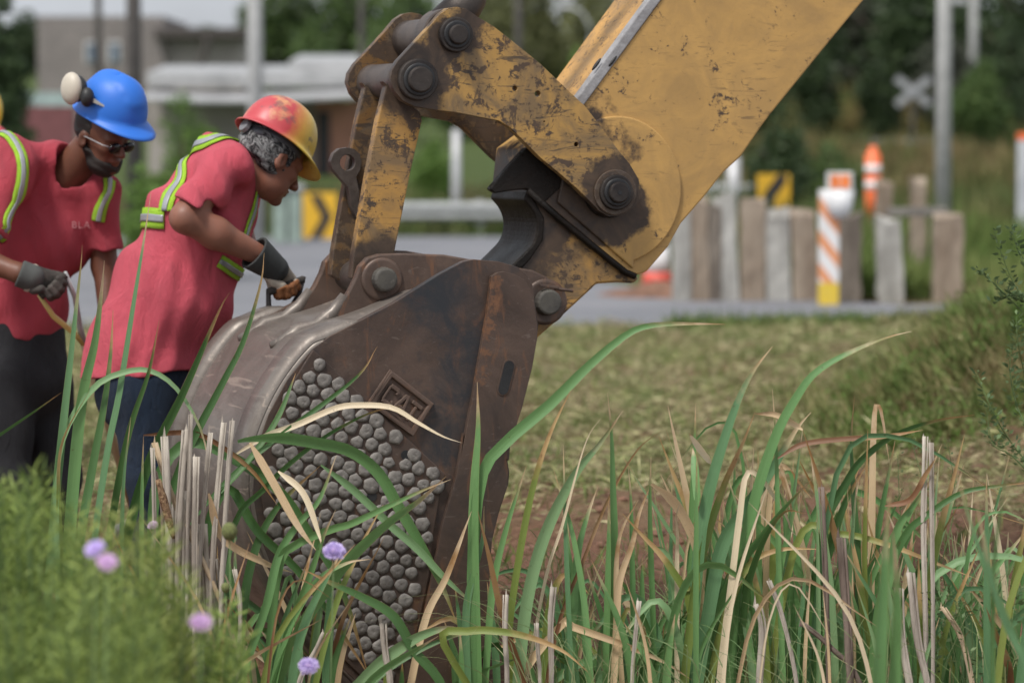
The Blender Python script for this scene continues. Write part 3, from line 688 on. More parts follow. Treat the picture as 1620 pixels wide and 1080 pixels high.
hl = [((mp(*c1(849, 378), LN).x, mp(*c1(849, 378), LN).z), .009), ((mp(*c1(947, 401), LN).x, mp(*c1(947, 401), LN).z), .0105), ((mp(*c1(1112, 617), LN).x, mp(*c1(1112, 617), LN).z), .008), ((mp(*c1(975, 520), LN).x, mp(*c1(975, 520), LN).z), .003)]
near_l = bored(ip, hl, LN, LN+LT, 'idler_link', M_LINK, EX, .005); near_l['label'] = 'scratched yellow near idler link'
far_l = bored(ip, hl, SL1+.045, SL1+.085, 'idler_link', M_INNER, EX, .005); far_l['label'] = 'dark far idler link'
pinset(pinA, LN-.001, .058, .033, parent=near_l); pinset(pinB, LN-.001, .068, .043, parent=near_l); pinset(pinC, LN-.001, .060, .036, hole=True, parent=near_l)
m = MB(); disc(m, pinC, LN-.002, LN-.010, .075); m.build('boss', paint('boss_grime', base=(.07, .05, .04), worn=.9), near_l, bevel=.003, world=False)
m = MB(); disc(m, pinC, LN+LT+.001, SL0-.013, .085); m.build('spacer', M_GREASE, near_l, bevel=.003, world=False)
def tube(p, l0, l1, r, name, m_, parent=EX):
    m = MB(); m.tube([(p.x, l0, p.z), (p.x, l0+.02, p.z), (p.x, l1-.02, p.z), (p.x, l1, p.z)], [r*1.0, r*.97, r*.97, r], 36); return m.build(name, m_, parent, True, bevel=.003, world=False)
# centre bosses
tA = tube(pinA, LN+LT+.03, SL1+.044, .064, 'cylinder_pin_tube', M_TUBE)
m = MB(); m.ball((pinA.x-.045, LN+.21, pinA.z+.04), (.006, .011, .006)); m.build('oil_hole', M_RUB, tA, True, world=False)
tB = tube(pinB, LN+LT+.001, SL1+.044, .060, 'link_tube', M_TUBE)
m = MB(); m.ball((pinB.x-.04, LN+.15, pinB.z-.045), (.006, .008, .006)); m.build('oil_hole', M_RUB, tB, True, world=False)
for l in (SL1+.086,):
    m = MB(); disc(m, pinB, l, l+.03, .068); m.build('far_collar', M_PIN, far_l, bevel=.004, world=False)
    m = MB(); disc(m, pinA, l, l+.03, .058); m.build('far_collar', M_PIN, far_l, bevel=.004, world=False)
# cylinder rod end
ra = mp(*c1(640, 60), MID-.1)
rod = MB(); disc(rod, pinA, LN+LT+.012, LN+.15, .088); ro = rod.build('rod_end', M_TUBE, EX, bevel=.006, world=False)
d_ = (mp(*c1(730, -30), .4)-mp(*c1(655, 60), .4)).normalized()
s0 = Vector((pinA.x+.01, LN+.11, pinA.z+.03))
m = MB(); m.tube([s0, s0+d_*.10, s0+d_*.14, s0+d_*.15, s0+d_*.16], [.07, .06, .052, .046, .036], 24); m.build('rod_neck', M_PIN, ro, True, world=False)
m = MB(); m.tube([s0+d_*.16, s0+d_*2.2], .036, 24); m.build('piston_rod', simple('chromed_rod', (.35, .33, .31), .25, .9, .3, 10, .1), ro, True, world=False)
# ---- bucket link (two yellow bars)
def bar(pts, l0, l1, mat_): return MB().prism(P2(pts, l0), l0, l1)
nb_ = [(606, 128), (665, 178), (668, 190), (650, 270), (624, 400), (612, 445), (600, 462), (585, 455), (556, 440), (560, 400), (583, 268), (598, 190), (611, 137)]
H0 = SL0+.03
hl_ = bar(nb_, H0, H0+.045, None).build('bucket_link', M_HLNK, EX, bevel=.004, world=False); hl_['label'] = 'near yellow bucket link bar'
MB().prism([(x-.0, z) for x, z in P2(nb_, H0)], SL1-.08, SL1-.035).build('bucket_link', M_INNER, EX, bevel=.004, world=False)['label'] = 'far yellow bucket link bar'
tube(pinD, .34, .66, .052, 'link_foot_tube', M_TUBE)
# lifting eye on the far bar
ec = mp(*c1(135, 695), .56); eo = [c1(*p) for p in [(135, 630), (165, 637), (188, 660), (196, 695), (188, 730), (172, 755), (185, 820), (182, 900), (172, 930), (150, 880), (138, 800), (100, 758), (72, 725), (62, 690), (75, 655), (100, 635)]]
bored(P2(eo, .56), [((ec.x, ec.z), .026)], .56, .595, 'lifting_eye', M_TUBE, hl_, .006)
# ---- bucket
def rust(name, tone=1.0, blue=.5, patches=(), edge=()):
    t = NT(name); n1 = t.noise(2.6, 8, .65, .8); n2 = t.noise(7, 8, .7, .6, seed=3); n3 = t.noise(45, 6, .7, seed=5); st = t.noise(16, 6, .6, 1.2, stretch=(1, 1, .3), seed=7); sc = t.noise(30, 3, .5, 3, stretch=(.3, 1, .8), seed=8)
    b = t.mix(t.ramp(n1, .32, .68), (.042*tone, .028*tone, .022*tone), (.125*tone, .082*tone, .062*tone))
    b = t.mix(t.ramp(n2, .52, .62, 0, blue), b, (.026, .031, .038))
    b = t.mix(t.ramp(st, .56, .72, 0, .6), b, (.22*tone, .095*tone, .042*tone))
    b = t.mix(t.ramp(sc, .66, .70, 0, .22), b, (.26, .21, .18)); b = t.mix(t.ramp(n3, .60, .75, 0, .3), b, (.22, .18, .15))
    for (p, r_) in patches: b = t.mix(t.math('MULTIPLY', t.near(p, r_, .06, .08, 5), t.ramp(n2, .3, .6, .1, .75)), b, (.026, .030, .036))
    for (p, r_) in edge: b = t.mix(t.math('MULTIPLY', t.near(p, r_, .012, .03, 22), t.ramp(n3, .40, .58, 0, .8)), b, (.20, .095, .048))
    return t.fin(b, t.ramp(n2, .3, .7, .42, .64), .25, t.math('ADD', n3, n2), .35, .004, .5)
M_RUST = rust('rusty_bucket_steel', patches=[(mp(*c2(860, 420), 0), .10), (mp(*c2(760, 300), 0), .07), (mp(*c2(860, 700), 0), .07), (mp(*c2(840, 900), 0), .05)]); M_CUT = rust('side_cutter_steel', 1.05, .15, edge=[(mp(*c2(x_, y_), 0), .016) for x_, y_ in ((1030, 260), (1018, 320), (1012, 380), (1004, 440), (992, 500), (980, 560), (960, 640))]+[(mp(*c5(x_, y_), 0), .012) for x_, y_ in ((480, 700), (465, 780), (445, 860))]); M_WEAR = rust('wear_plate_steel', .8, .1)
def shellmat():
    t = NT('polished_back_steel'); n1 = t.noise(2, 8, .6, .5); n2 = t.noise(18, 8, .7, .5, stretch=(1, .25, 1), seed=3); sc = t.noise(26, 4, .6, 1, stretch=(1, .12, 1), seed=5)
    b = t.mix(t.ramp(n1, .32, .68), (.10, .083, .070), (.235, .205, .18)); b = t.mix(t.ramp(n2, .5, .68, 0, .6), b, (.10, .075, .065)); b = t.mix(t.ramp(sc, .6, .7, 0, .5), b, (.42, .34, .28))
    return t.fin(b, t.ramp(n2, .3, .7, .36, .55), .35, n2, .3, .004, .5)
M_SHELL = shellmat()
M_EAR = rust('lug_steel', 1.25, .3)
BW = .88
side = [c2(1170, 225), c2(1130, 195), c2(1050, 172), c2(945, 163), c2(900, 172), c2(800, 225), c2(700, 287), c2(600, 350), c2(430, 440), c2(330, 490), (494, 552), (455, 600), (425, 655), (405, 715), (400, 780), (412, 850), (440, 920), (485, 990), (545, 1060), (610, 1120), (680, 1170), (730, 1205), (742, 1150),
        c5(735, 900), c5(735, 750), c5(742, 600), c5(752, 470), c5(782, 350), c5(822, 230), c5(826, 180), c5(815, 110), c2(1095, 1020), c2(1100, 950), c2(1150, 800), c2(1195, 620), c2(1215, 500), c2(1220, 440), c2(1203, 340), c2(1195, 270)]
sp = P2(side, 0)
bucket = MB().prism(sp, 0, .035).build('bucket', M_RUST, EX, bevel=.006, world=False)
MB().prism(sp, BW-.035, BW).build('side_wall', M_RUST, bucket, bevel=.006, world=False)
# shell: profile follows the back of the side wall
prof = [Vector((x, 0, z)) for x, z in P2([c2(1010, 350), c2(900, 330), c2(800, 335), c2(700, 372), c2(600, 415), c2(500, 450), c2(400, 478), c2(320, 512)], 0)+sp[10:22]]
prof = catmull(prof, 90)
cen = Vector((sum(p[0] for p in sp)/len(sp), 0, sum(p[1] for p in sp)/len(sp)))
vs, fs = [], []; NL = 30
for i, p in enumerate(prof):
    t_ = (prof[min(i+1, 90)]-prof[max(i-1, 0)]).normalized(); nn = Vector((-t_.z, 0, t_.x))
    if nn.dot(p-cen) < 0: nn = -nn
    for j in range(NL+1):
        l = BW*j/NL; e = min(l, BW-l)
        out = .004+.016*min(1, e/.05); vs.append((p.x+nn.x*out, l, p.z+nn.z*out))
    
for i in range(90):
    for j in range(NL): a = i*(NL+1)+j; fs.append((a, a+1, a+NL+2, a+NL+1))
sh = link('shell', mesh(vs, fs), M_SHELL, bucket, True, 0, False)
so_ = sh.modifiers.new('thick', 'SOLIDIFY'); so_.thickness = .03; so_.offset = -1
# wear strips round the back (barely raised bands)
def band(l0, l1, i0, i1, h, name, m):
    v, f = [], []
    for i in range(i0, i1+1):
        p = prof[i]; t_ = (prof[min(i+1, 90)]-prof[max(i-1, 0)]).normalized(); nn = Vector((-t_.z, 0, t_.x))
        if nn.dot(p-cen) < 0: nn = -nn
        e = min(1, (i-i0)/3, (i1-i)/3)
        for l, o in ((l0, .010), (l0+.006, .02+h*e), (l1-.006, .02+h*e), (l1, .010)): v.append((p.x+nn.x*o, l, p.z+nn.z*o))
    for i in range(i1-i0):
        for j in range(3): a = i*4+j; f.append((a, a+1, a+5, a+4))
    return link(name, mesh(v, f), m, bucket, True, 0, False)
band(.01, .17, 24, 89, .012, 'wear_strip', M_SHELL); band(.86, .99, 24, 89, .012, 'wear_strip', M_SHELL)
# lugs with both pin holes
ear = [(440, 540), (474, 530), c2(235, 462), c2(290, 438), c2(360, 372), c2(410, 300), c2(440, 240), c2(455, 192), c2(490, 155), c2(540, 140), c2(640, 137), c2(820, 143), c2(960, 168), c2(1080, 190), c2(1195, 208), c2(1258, 238), c2(1300, 280), c2(1322, 340), c2(1312, 400), c2(1272, 436), c2(1222, 442), c2(1100, 470), c2(900, 430), c2(500, 520)]
ep = P2(ear, .30)
n_e = MB().prism(ep, .30, .335).build('lug', M_EAR, bucket, bevel=.006, world=False)
f_e = MB().prism(ep, SL1+.01, SL1+.05).build('lug', M_EAR, bucket, bevel=.006, world=False)
# flared feet that carry the lugs into the back
for l0 in (.30, SL1+.01):
    ft = []
    for i, (px, py) in enumerate([(430, 545), (455, 540), c2(200, 470), c2(280, 446), c2(350, 385), c2(400, 315)]):
        q = mp(px, py, .30); ft.append((q.x, q.z))
    m = MB(); m.tube([(x+.0, l0+.018, z-.004) for x, z in ft], [.012, .03, .034, .026, .022, .018], 10); m.build('weld_fillet', M_SHELL, bucket, True, world=False)
for (p, r, hh) in ((pinD, .041, .055), (pinE, .045, .05)):
    m = MB(); disc(m, p, .30, .288, r*1.75, r*1.6); o = m.build('pin_boss', M_EAR, bucket, bevel=.006, world=False)
    m = MB(); disc(m, p, .288, .30-hh, r, r*.93, 18); m.build('pin_end', steel('pin_end_steel', (.13, .12, .10), (.06, .055, .05), .55, .3), bucket, bevel=.007, world=False)
m = MB(); m.obox((pinE.x+.0, .262, pinE.z+.052), (.032, 0, -.004), (0, .008, 0), (0, 0, .005)); m.tube([(pinE.x+.02, .262, pinE.z+.045), (pinE.x+.085, .262, pinE.z+.036)], .006, 8); m.build('keeper_bolt', M_EAR, bucket, bevel=.002, world=False)
m = MB(); disc(m, pinE, .335, SL1+.01, .06); m.build('pin_tube', M_GREASE, bucket, bevel=.003, world=False)
# raised side cutter strip
cut = [c2(1010, 235), c2(1035, 218), c2(1065, 214), c2(1110, 226), c2(1150, 250), c2(1175, 290), c2(1190, 340), c2(1205, 440), c2(1205, 500), c2(1183, 620), c2(1138, 800), c2(1090, 950), c2(1082, 1020), c5(803, 120), c5(812, 180), c5(808, 235), c5(770, 345), c5(742, 470), c5(732, 600), c5(724, 750), c5(722, 900), (738, 1120), (700, 1130), (640, 1100), c5(420, 1080), c5(432, 900), c5(455, 780), c5(492, 600), c5(532, 400), c5(590, 200), c5(622, 10), c2(880, 1000), c2(930, 750), c2(962, 560), c2(990, 400)]
sc_ = mp(*c2(1071, 665), 0); ax = (mp(*c2(1090, 590), 0)-mp(*c2(1052, 742), 0)); hlen = ax.length/2; ax.normalize(); an = Vector((ax.z, 0, -ax.x))
cutter = MB().prism(P2(cut, 0), -.022, -.0005).build('side_cutter', M_CUT, bucket, bevel=.009, world=False)
def stadium(r, h, n=10):
    out = []
    for s in (1, -1):
        for k in range(n+1):
            a = math.pi*k/n; v = sc_+ax*(s*(h+math.sin(a)*r))+an*(s*math.cos(a)*r); out.append((v.x, v.z))
    return out
MB().prism(stadium(.0215, hlen-.02), -.0245, -.0225).build('slot_rim', M_CUT, cutter, bevel=.001, world=False)
MB().prism(stadium(.0165, hlen-.02), -.0262, -.0248).build('slot', M_RUB, cutter, world=False)
# wear plate and its weld buttons
wear = [(494, 552), (704, 750), c5(532, 250), (685, 843), (678, 910), (659, 998), (650, 1075), (600, 1098), (540, 1040), (488, 978), (448, 910), (422, 845), (411, 780), (416, 715), (434, 658), (462, 603)]
MB().prism(P2(wear, 0), -.010, -.0005).build('wear_plate', M_WEAR, bucket, bevel=.004, world=False)
def inpoly(x, y, P):
    c = False; j = len(P)-1
    for i in range(len(P)):
        if (P[i][1] > y) != (P[j][1] > y) and x < (P[j][0]-P[i][0])*(y-P[i][1])/(P[j][1]-P[i][1])+P[i][0]: c = not c
        j = i
    return c
def studmesh(seed):
    rs = random.Random(seed); m = MB(); n = 14; vs = []; fs = []
    ph = [rs.uniform(.88, 1.1) for _ in range(n)]
    prof_ = [(1.0, 0), (1.03, .25), (.93, .55), (.72, .78), (.45, .88), (.25, .87), (.12, .82), (0, .80)]
    for (r, h) in prof_[:-1]:
        for k in range(n):
            w = 1+(ph[k]-1)*min(1, r*1.2); a = 2*math.pi*k/n
            vs.append((math.cos(a)*r*w*.0215, -h*.0095*(1+.1*rs.uniform(-1, 1)), math.sin(a)*r*w*.0215))
    vs.append((0, -.80*.0095, 0)); 
    for i in range(len(prof_)-2):
        for k in range(n): fs.append((i*n+k, i*n+(k+1) % n, (i+1)*n+(k+1) % n, (i+1)*n+k))
    b = (len(prof_)-2)*n; fs += [(b+k, b+(k+1) % n, len(vs)-1) for k in range(n)]
    return vs, fs
M_STUD = steel('weld_button', (.25, .23, .21), (.10, .088, .078), .6, .15, .9)
stv = [studmesh(i) for i in range(6)]; stm = []
for v, f in stv:
    m = MB().add(v, f).mesh(); m.materials.append(M_STUD); m.polygons.foreach_set('use_smooth', [True]*len(m.polygons)); stm.append(m)
spots = []; rs = random.Random(3)
wi = [(496, 566), (696, 750), (677, 843), (669, 910), (650, 998), (640, 1068), (600, 1088), (544, 1034), (492, 972), (453, 905), (428, 845), (417, 780), (422, 715), (441, 660), (468, 606)]
a45 = R(43)
for i in range(-40, 60):
    for j in range(-40, 60):
        u, v = i*20.6, j*23.6+(11.8 if i % 2 else 0)
        x = 560+u*math.cos(a45)-v*math.sin(a45)+rs.uniform(-2.2, 2.2); y = 760+u*math.sin(a45)+v*math.cos(a45)+rs.uniform(-2.2, 2.2)
        if inpoly(x, y, wi) and math.hypot(x-640, y-719) > 12.5 and math.hypot(x-587, y-784) > 11.5 and math.hypot(x-600, y-1010) > 0: spots.append((x, y, rs.uniform(.92, 1.12), rs.uniform(0, 6.28)))
spots.sort(key=lambda s: s[1]); rest = MB()
for k, (x, y, s, a) in enumerate(spots):
    p = mp(x, y, 0)
    if k < 98:
        o = bpy.data.objects.new('weld_button', stm[k % 6]); COL.objects.link(o); o.parent = bucket; o.location = (p.x, -.0095, p.z); o.rotation_euler = (0, a, 0); o.scale = (s, 1, s*rs.uniform(.9, 1.1))
    else:
        v, f = stv[k % 6]; ca, sa = math.cos(a), math.sin(a)
        rest.add([(p.x+s*(vx*ca+vz*sa), -.0095+vy, p.z+s*(-vx*sa+vz*ca)) for vx, vy, vz in v], f)
if rest.v: o = rest.build('remaining_weld_buttons', M_STUD, bucket, True, world=False); o['kind'] = 'stuff'
for (x, y) in ((640, 719), (587, 784)):
    p = mp(x, y, 0); m = MB(); disc(m, p, -.0103, -.0118, .0155, n=20); m.build('drilled_hole', M_RUB, bucket, world=False)
# cast badge with raised letters
B = [c for c in [(616, 583), (686, 638), (651, 690), (579, 638)]]
bp = [Vector((x, 0, z)) for x, z in P2(B, 0)]
bc = sum(bp, Vector())/4
def bq(u, v):   # u along the long edge 0..1, v down the short edge 0..1
    t_ = bp[0].lerp(bp[1], u); b_ = bp[3].lerp(bp[2], u); return t_.lerp(b_, v)
def quadp(us, l0, l1, m): return m.prism([(bq(u, v).x, bq(u, v).z) for u, v in us], l0, l1)
M_BADGE = rust('badge_steel', 1.15, .05)
badge = quadp([(0, 0), (1, 0), (1, 1), (0, 1)], -.007, -.0005, MB()).build('cast_badge', M_BADGE, bucket, bevel=.004, world=False)
m = MB()
for q in ([(.02, .02), (.98, .02), (.90, .15), (.10, .15)], [(.98, .02), (.98, .98), (.90, .85), (.90, .15)], [(.98, .98), (.02, .98), (.10, .85), (.90, .85)], [(.02, .98), (.02, .02), (.10, .15), (.10, .85)]): quadp(q, -.020, -.006, m)
m.build('badge_frame', M_BADGE, badge, bevel=.004, world=False)
def letter(polys, u0, u1):
    m = MB(); v0, v1 = .25, .76
    for P in polys: quadp([(u0+(u1-u0)*a, v0+(v1-v0)*b) for a, b in P], -.0185, -.006, m)
    return m
for P, u0, u1 in (([[(.0, .12), (.22, .12), (.22, .88), (0, .88)], [(.1, 0), (.9, 0), (1, .2), (.05, .2)], [(.05, .8), (1, .8), (.9, 1), (.1, 1)], [(.8, .2), (1, .2), (1, .34), (.8, .34)], [(.8, .66), (1, .66), (1, .8), (.8, .8)]], .15, .36),
                  ([[(.38, 0), (.62, 0), (.22, 1), (0, 1)], [(.5, 0), (.62, 0), (1, 1), (.78, 1)], [(.25, .58), (.75, .58), (.8, .74), (.2, .74)]], .38, .64),
                  ([[(0, 0), (1, 0), (1, .2), (0, .2)], [(.38, .2), (.62, .2), (.62, 1), (.38, 1)]], .64, .86)):
    letter(P, u0, u1).build('letter', M_BADGE, badge, bevel=.0025, world=False)
# teeth below, floor of the bucket lip
lip0, lip1 = sp[21], sp[22]
m = MB(); m.prism([(lip0[0]-.1, lip0[1]+.02), (lip0[0]+.05, lip0[1]-.05), (lip0[0]+.08, lip0[1]-.03), (lip0[0]-.02, lip0[1]+.06)], 0, BW); m.build('lip', M_CUT, bucket, bevel=.004, world=False)
for k in range(5):
    l = .03+k*.215; m = MB()
    x, z = lip0; m.add([(x, l, z+.03), (x+.02, l, z-.06), (x, l+.09, z+.03), (x+.02, l+.09, z-.06), (x+.2, l+.03, z-.14), (x+.2, l+.06, z-.14)], [(0, 1, 4), (2, 5, 3), (0, 4, 5, 2), (1, 3, 5, 4), (0, 2, 3, 1)]); m.build('tooth', M_CUT, bucket, bevel=.004, world=False)

# ================================================================ PEOPLE (smooth bodies meshed from distance fields)
F32 = np.float32
def A3(v): return np.array(tuple(v), dtype=F32)
def cap_(a, b, ra, rb):
    a, b = A3(a), A3(b); ab = b-a; l2 = float(ab@ab)+1e-9
    def f(P):
        q = P-a; t = np.clip(q@ab/l2, 0, 1); return np.linalg.norm(q-t[:, None]*ab, axis=1)-(ra+t*(rb-ra))
    return f
def ell_(c, r, M=None):
    c = A3(c); r = A3(r); M = np.eye(3, dtype=F32) if M is None else np.array([tuple(x) for x in M], dtype=F32)
    def f(P):
        q = (P-c)@M.T; k0 = np.linalg.norm(q/r, axis=1); k1 = np.linalg.norm(q/(r*r), axis=1)+1e-6; return k0*(k0-1)/k1
    return f
def ecap_(a, b, ra, rb, axis, s):
    """capsule whose section is stretched by s along axis"""
    a, b, n = A3(a), A3(b), A3(Vector(axis).normalized()); ab = b-a
    def sq(q): return q-(q@n)[..., None]*n*(1-1/s) if q.ndim > 1 else q-(q@n)*n*(1-1/s)
    ab2 = sq(ab); l2 = float(ab2@ab2)
    def f(P):
        q = sq(P-a); t = np.clip(q@ab2/l2, 0, 1); return np.linalg.norm(q-t[:, None]*ab2, axis=1)-(ra+t*(rb-ra))
    return f
def su(a, b, k):
    h = np.clip(.5+.5*(b-a)/k, 0, 1); return b*(1-h)+a*h-k*h*(1-h)
def union(fs, k=.03):
    def f(P):
        d = fs[0][0](P) if isinstance(fs[0], tuple) else fs[0](P)
        for g in fs[1:]:
            kk = k
            if isinstance(g, tuple): g, kk = g
            d = su(d, g(P), kk)
        return d
    return f
def sub_(f, g, k=.01): return lambda P: -su(-f(P), g(P), k)
def inter_(f, g, k=.01): return lambda P: -su(-f(P), -g(P), k)
def plane_(p, n):
    p, n = A3(p), A3(Vector(n).normalized()); return lambda P: (P-p)@n
def mesh_sdf(f, lo, hi, h, B=8):
    lo = np.array(lo, dtype=F32); nb = np.ceil((np.array(hi)-lo)/(h*B)).astype(int); N = nb*B+1
    V = np.full(tuple(N), 1.0, dtype=F32)
    bi = np.stack(np.meshgrid(*[np.arange(k) for k in nb], indexing='ij'), -1).reshape(-1, 3)
    cen = lo+(bi+.5)*h*B; d = f(cen.astype(F32)); half = h*B*.87+.02
    for (ix, iy, iz), dd in zip(bi, d):
        if dd < -half: V[ix*B:ix*B+B+1, iy*B:iy*B+B+1, iz*B:iz*B+B+1] = np.minimum(V[ix*B:ix*B+B+1, iy*B:iy*B+B+1, iz*B:iz*B+B+1], -1)
    act = bi[np.abs(d) <= half*1.25]
    g = np.stack(np.meshgrid(*[np.arange(B+1)]*3, indexing='ij'), -1).reshape(-1, 3)
    for s in range(0, len(act), 400):
        a = act[s:s+400]; idx = (a[:, None]*B+g[None]).reshape(-1, 3)
        V[idx[:, 0], idx[:, 1], idx[:, 2]] = f((lo+idx*h).astype(F32))
    ins = V < 0; n = N
    cx = tuple(n-1); cnt = np.zeros(cx, dtype=np.int32)
    for dx in (0, 1):
        for dy in (0, 1):
            for dz in (0, 1): cnt += ins[dx:n[0]-1+dx, dy:n[1]-1+dy, dz:n[2]-1+dz]
    actc = (cnt > 0) & (cnt < 8); C = np.argwhere(actc); ids = -np.ones(cx, dtype=np.int64); ids[actc] = np.arange(len(C))
    acc = np.zeros((len(C), 3)); k = np.zeros(len(C))
    corners = [(i, j, l) for i in (0, 1) for j in (0, 1) for l in (0, 1)]
    for a in corners:
        for ax in range(3):
            if a[ax]: continue
            b = list(a); b[ax] = 1
            va = V[C[:, 0]+a[0], C[:, 1]+a[1], C[:, 2]+a[2]]; vb = V[C[:, 0]+b[0], C[:, 1]+b[1], C[:, 2]+b[2]]
            m = (va < 0) != (vb < 0); t = np.where(m, va/(va-vb+1e-12), 0)
            p = np.array(a, dtype=float)[None].repeat(len(C), 0); p[:, ax] = t
            acc[m] += p[m]; k[m] += 1
    Vt = lo+(C+acc/np.maximum(k, 1)[:, None])*h
    faces = []
    for ax in range(3):
        o1, o2 = [(1, 2), (2, 0), (0, 1)][ax]
        sl0 = [slice(None)]*3; sl1 = [slice(None)]*3; sl0[ax] = slice(0, n[ax]-1); sl1[ax] = slice(1, n[ax])
        A, Bv = ins[tuple(sl0)], ins[tuple(sl1)]; E = np.argwhere(A != Bv)
        E = E[(E[:, o1] > 0) & (E[:, o2] > 0) & (E[:, o1] < n[o1]-1) & (E[:, o2] < n[o2]-1)]
        e1 = np.zeros(3, dtype=int); e1[o1] = 1; e2 = np.zeros(3, dtype=int); e2[o2] = 1
        q = [E-e1-e2, E-e2, E, E-e1]; q = np.stack([ids[x[:, 0], x[:, 1], x[:, 2]] for x in q], 1)
        fl = A[E[:, 0], E[:, 1], E[:, 2]]; q = np.where(fl[:, None], q, q[:, ::-1]); faces.append(q)
    Fq = np.concatenate(faces); Fq = Fq[(Fq >= 0).all(1)]
    me = bpy.data.meshes.new('m'); me.vertices.add(len(Vt)); me.vertices.foreach_set('co', Vt.astype(F32).ravel())
    me.loops.add(4*len(Fq)); me.loops.foreach_set('vertex_index', Fq.astype(np.int32).ravel())
    me.polygons.add(len(Fq)); me.polygons.foreach_set('loop_start', np.arange(0, 4*len(Fq), 4, dtype=np.int32)); me.polygons.foreach_set('loop_total', np.full(len(Fq), 4, dtype=np.int32))
    me.polygons.foreach_set('use_smooth', np.ones(len(Fq), dtype=bool)); me.update(calc_edges=True); me.validate()
    return me
def sobj(name, f, lo, hi, h, m, parent): return link(name, mesh_sdf(f, lo, hi, h), m, parent, True)
def cloth(name, c, rough=.85, sc=14):
    t = NT(name); n = t.noise(3.2, 6, .6, .5); w = t.noise(sc, 4, .55, .9, stretch=(1, 1, .45), seed=2); fine = t.noise(420, 2)
    col = t.mix(t.ramp(n, .3, .7), tuple(x*.85 for x in c), tuple(min(1, x*1.12) for x in c)); col = t.mix(t.ramp(w, .5, .75, 0, .22), col, tuple(x*.6+.04 for x in c))
    m = t.fin(col, rough, 0, t.math('ADD', w, t.math('MULTIPLY', fine, .3)), 1.0, .03, .2); t.b.inputs['Sheen Weight'].default_value = .06
    return m
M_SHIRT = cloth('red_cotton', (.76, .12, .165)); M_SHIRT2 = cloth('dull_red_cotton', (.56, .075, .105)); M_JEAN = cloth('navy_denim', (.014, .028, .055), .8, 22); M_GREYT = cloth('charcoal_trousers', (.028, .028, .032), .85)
def skinmat(name, c):
    t = NT(name); n = t.noise(9, 6, .6); f = t.noise(160, 3)
    col = t.mix(t.ramp(n, .3, .7), tuple(x*.8 for x in c), (min(1, c[0]*1.2), c[1]*1.1, c[2]*1.05))
    m = t.fin(col, .5, 0, f, .12, .002, .4); t.b.inputs['Subsurface Weight'].default_value = .08; t.b.inputs['Subsurface Radius'].default_value = (.01, .004, .002); return m
M_SKIN1 = skinmat('tan_brown_skin', (.13, .055, .034)); M_SKIN2 = skinmat('weathered_skin', (.23, .105, .072))
t = NT('grey_hair'); n = t.noise(70, 4, .7, 1.5, stretch=(.6, 1, .35)); M_HAIRG = t.fin(t.mix(t.ramp(n, .42, .62), (.018, .018, .02), (.30, .30, .30)), .65, 0, n, 1, .01, .3); M_BEARD = steel('dark_hair', (.030, .022, .018), (.010, .008, .007), .75, 0, .8)
M_LIME = cloth('lime_tape', (.50, .85, .07), .7); M_LIME.node_tree.nodes['Principled BSDF'].inputs['Sheen Weight'].default_value = 0
M_SILV = simple('silver_tape', (.30, .31, .33), .45, .2, .15, 12)
M_GCUFF = simple('dark_glove_cuff', (.035, .038, .038), .8, 0, .3, 20); M_GLEA = simple('pale_leather', (.36, .31, .25), .75, 0, .35, 18, .6); M_GTAN = simple('tan_leather', (.26, .10, .035), .75, 0, .3, 18, .6)
M_GDK = simple('worn_dark_leather', (.05, .042, .036), .8, 0, .5, 16, .6)

def frame(f, u):
    f = Vector(f).normalized(); u = Vector(u); u = (u-f*u.dot(f)).normalized(); return f, f.cross(u), u   # forward, right, up
def head_sdf(c, f, r, u, s=1.0, neck=None):
    c = Vector(c); g = lambda a, b, d: c+(f*a+r*b+u*d)*s
    M = (f, r, u); E = lambda p, q: ell_(g(*p), Vector(q)*s, M)
    parts = [E((-.005, 0, .035), (.098, .077, .088)), (E((.035, 0, -.03), (.058, .06, .075)), .03), (E((.045, 0, -.085), (.038, .040, .030)), .03),
             (E((.035, .036, -.065), (.045, .020, .028)), .025), (E((.035, -.036, -.065), (.045, .020, .028)), .025),
             (E((.080, 0, .018), (.018, .052, .012)), .02), (E((.066, .036, -.02), (.022, .022, .018)), .02), (E((.066, -.036, -.02), (.022, .022, .018)), .02),
             (cap_(g(.092, 0, .008), g(.116, 0, -.030), .008*s, .0125*s), .012), (E((.104, .012, -.034), (.010, .009, .008)), .008), (E((.104, -.012, -.034), (.010, .009, .008)), .008),
             (E((.092, 0, -.058), (.012, .024, .007)), .008), (E((.090, 0, -.071), (.012, .021, .008)), .008), (E((.080, 0, -.098), (.020, .020, .018)), .015)]
    h = union(parts, .02)
    for sy in (1, -1):
        h = sub_(h, E((.098, .031*sy, -.003), (.014, .017, .010)), .012)
        h = union([h, (E((.080, .031*sy, -.004), (.012, .013, .012)), .004)])
        ear = sub_(E((-.005, .081*sy, -.012), (.020, .010, .033)), E((.004, .090*sy, -.010), (.010, .008, .018)), .006)
        h = union([h, (ear, .008)])
    return h, g
def finger_chain(p0, dirs, lens, r):
    out = []; p = Vector(p0)
    for k, (d, l) in enumerate(zip(dirs, lens)):
        q = p+Vector(d).normalized()*l; out.append((cap_(p, q, r*(1-.1*k), r*(1-.1*(k+1))), .004 if k else .01)); p = q
    return out
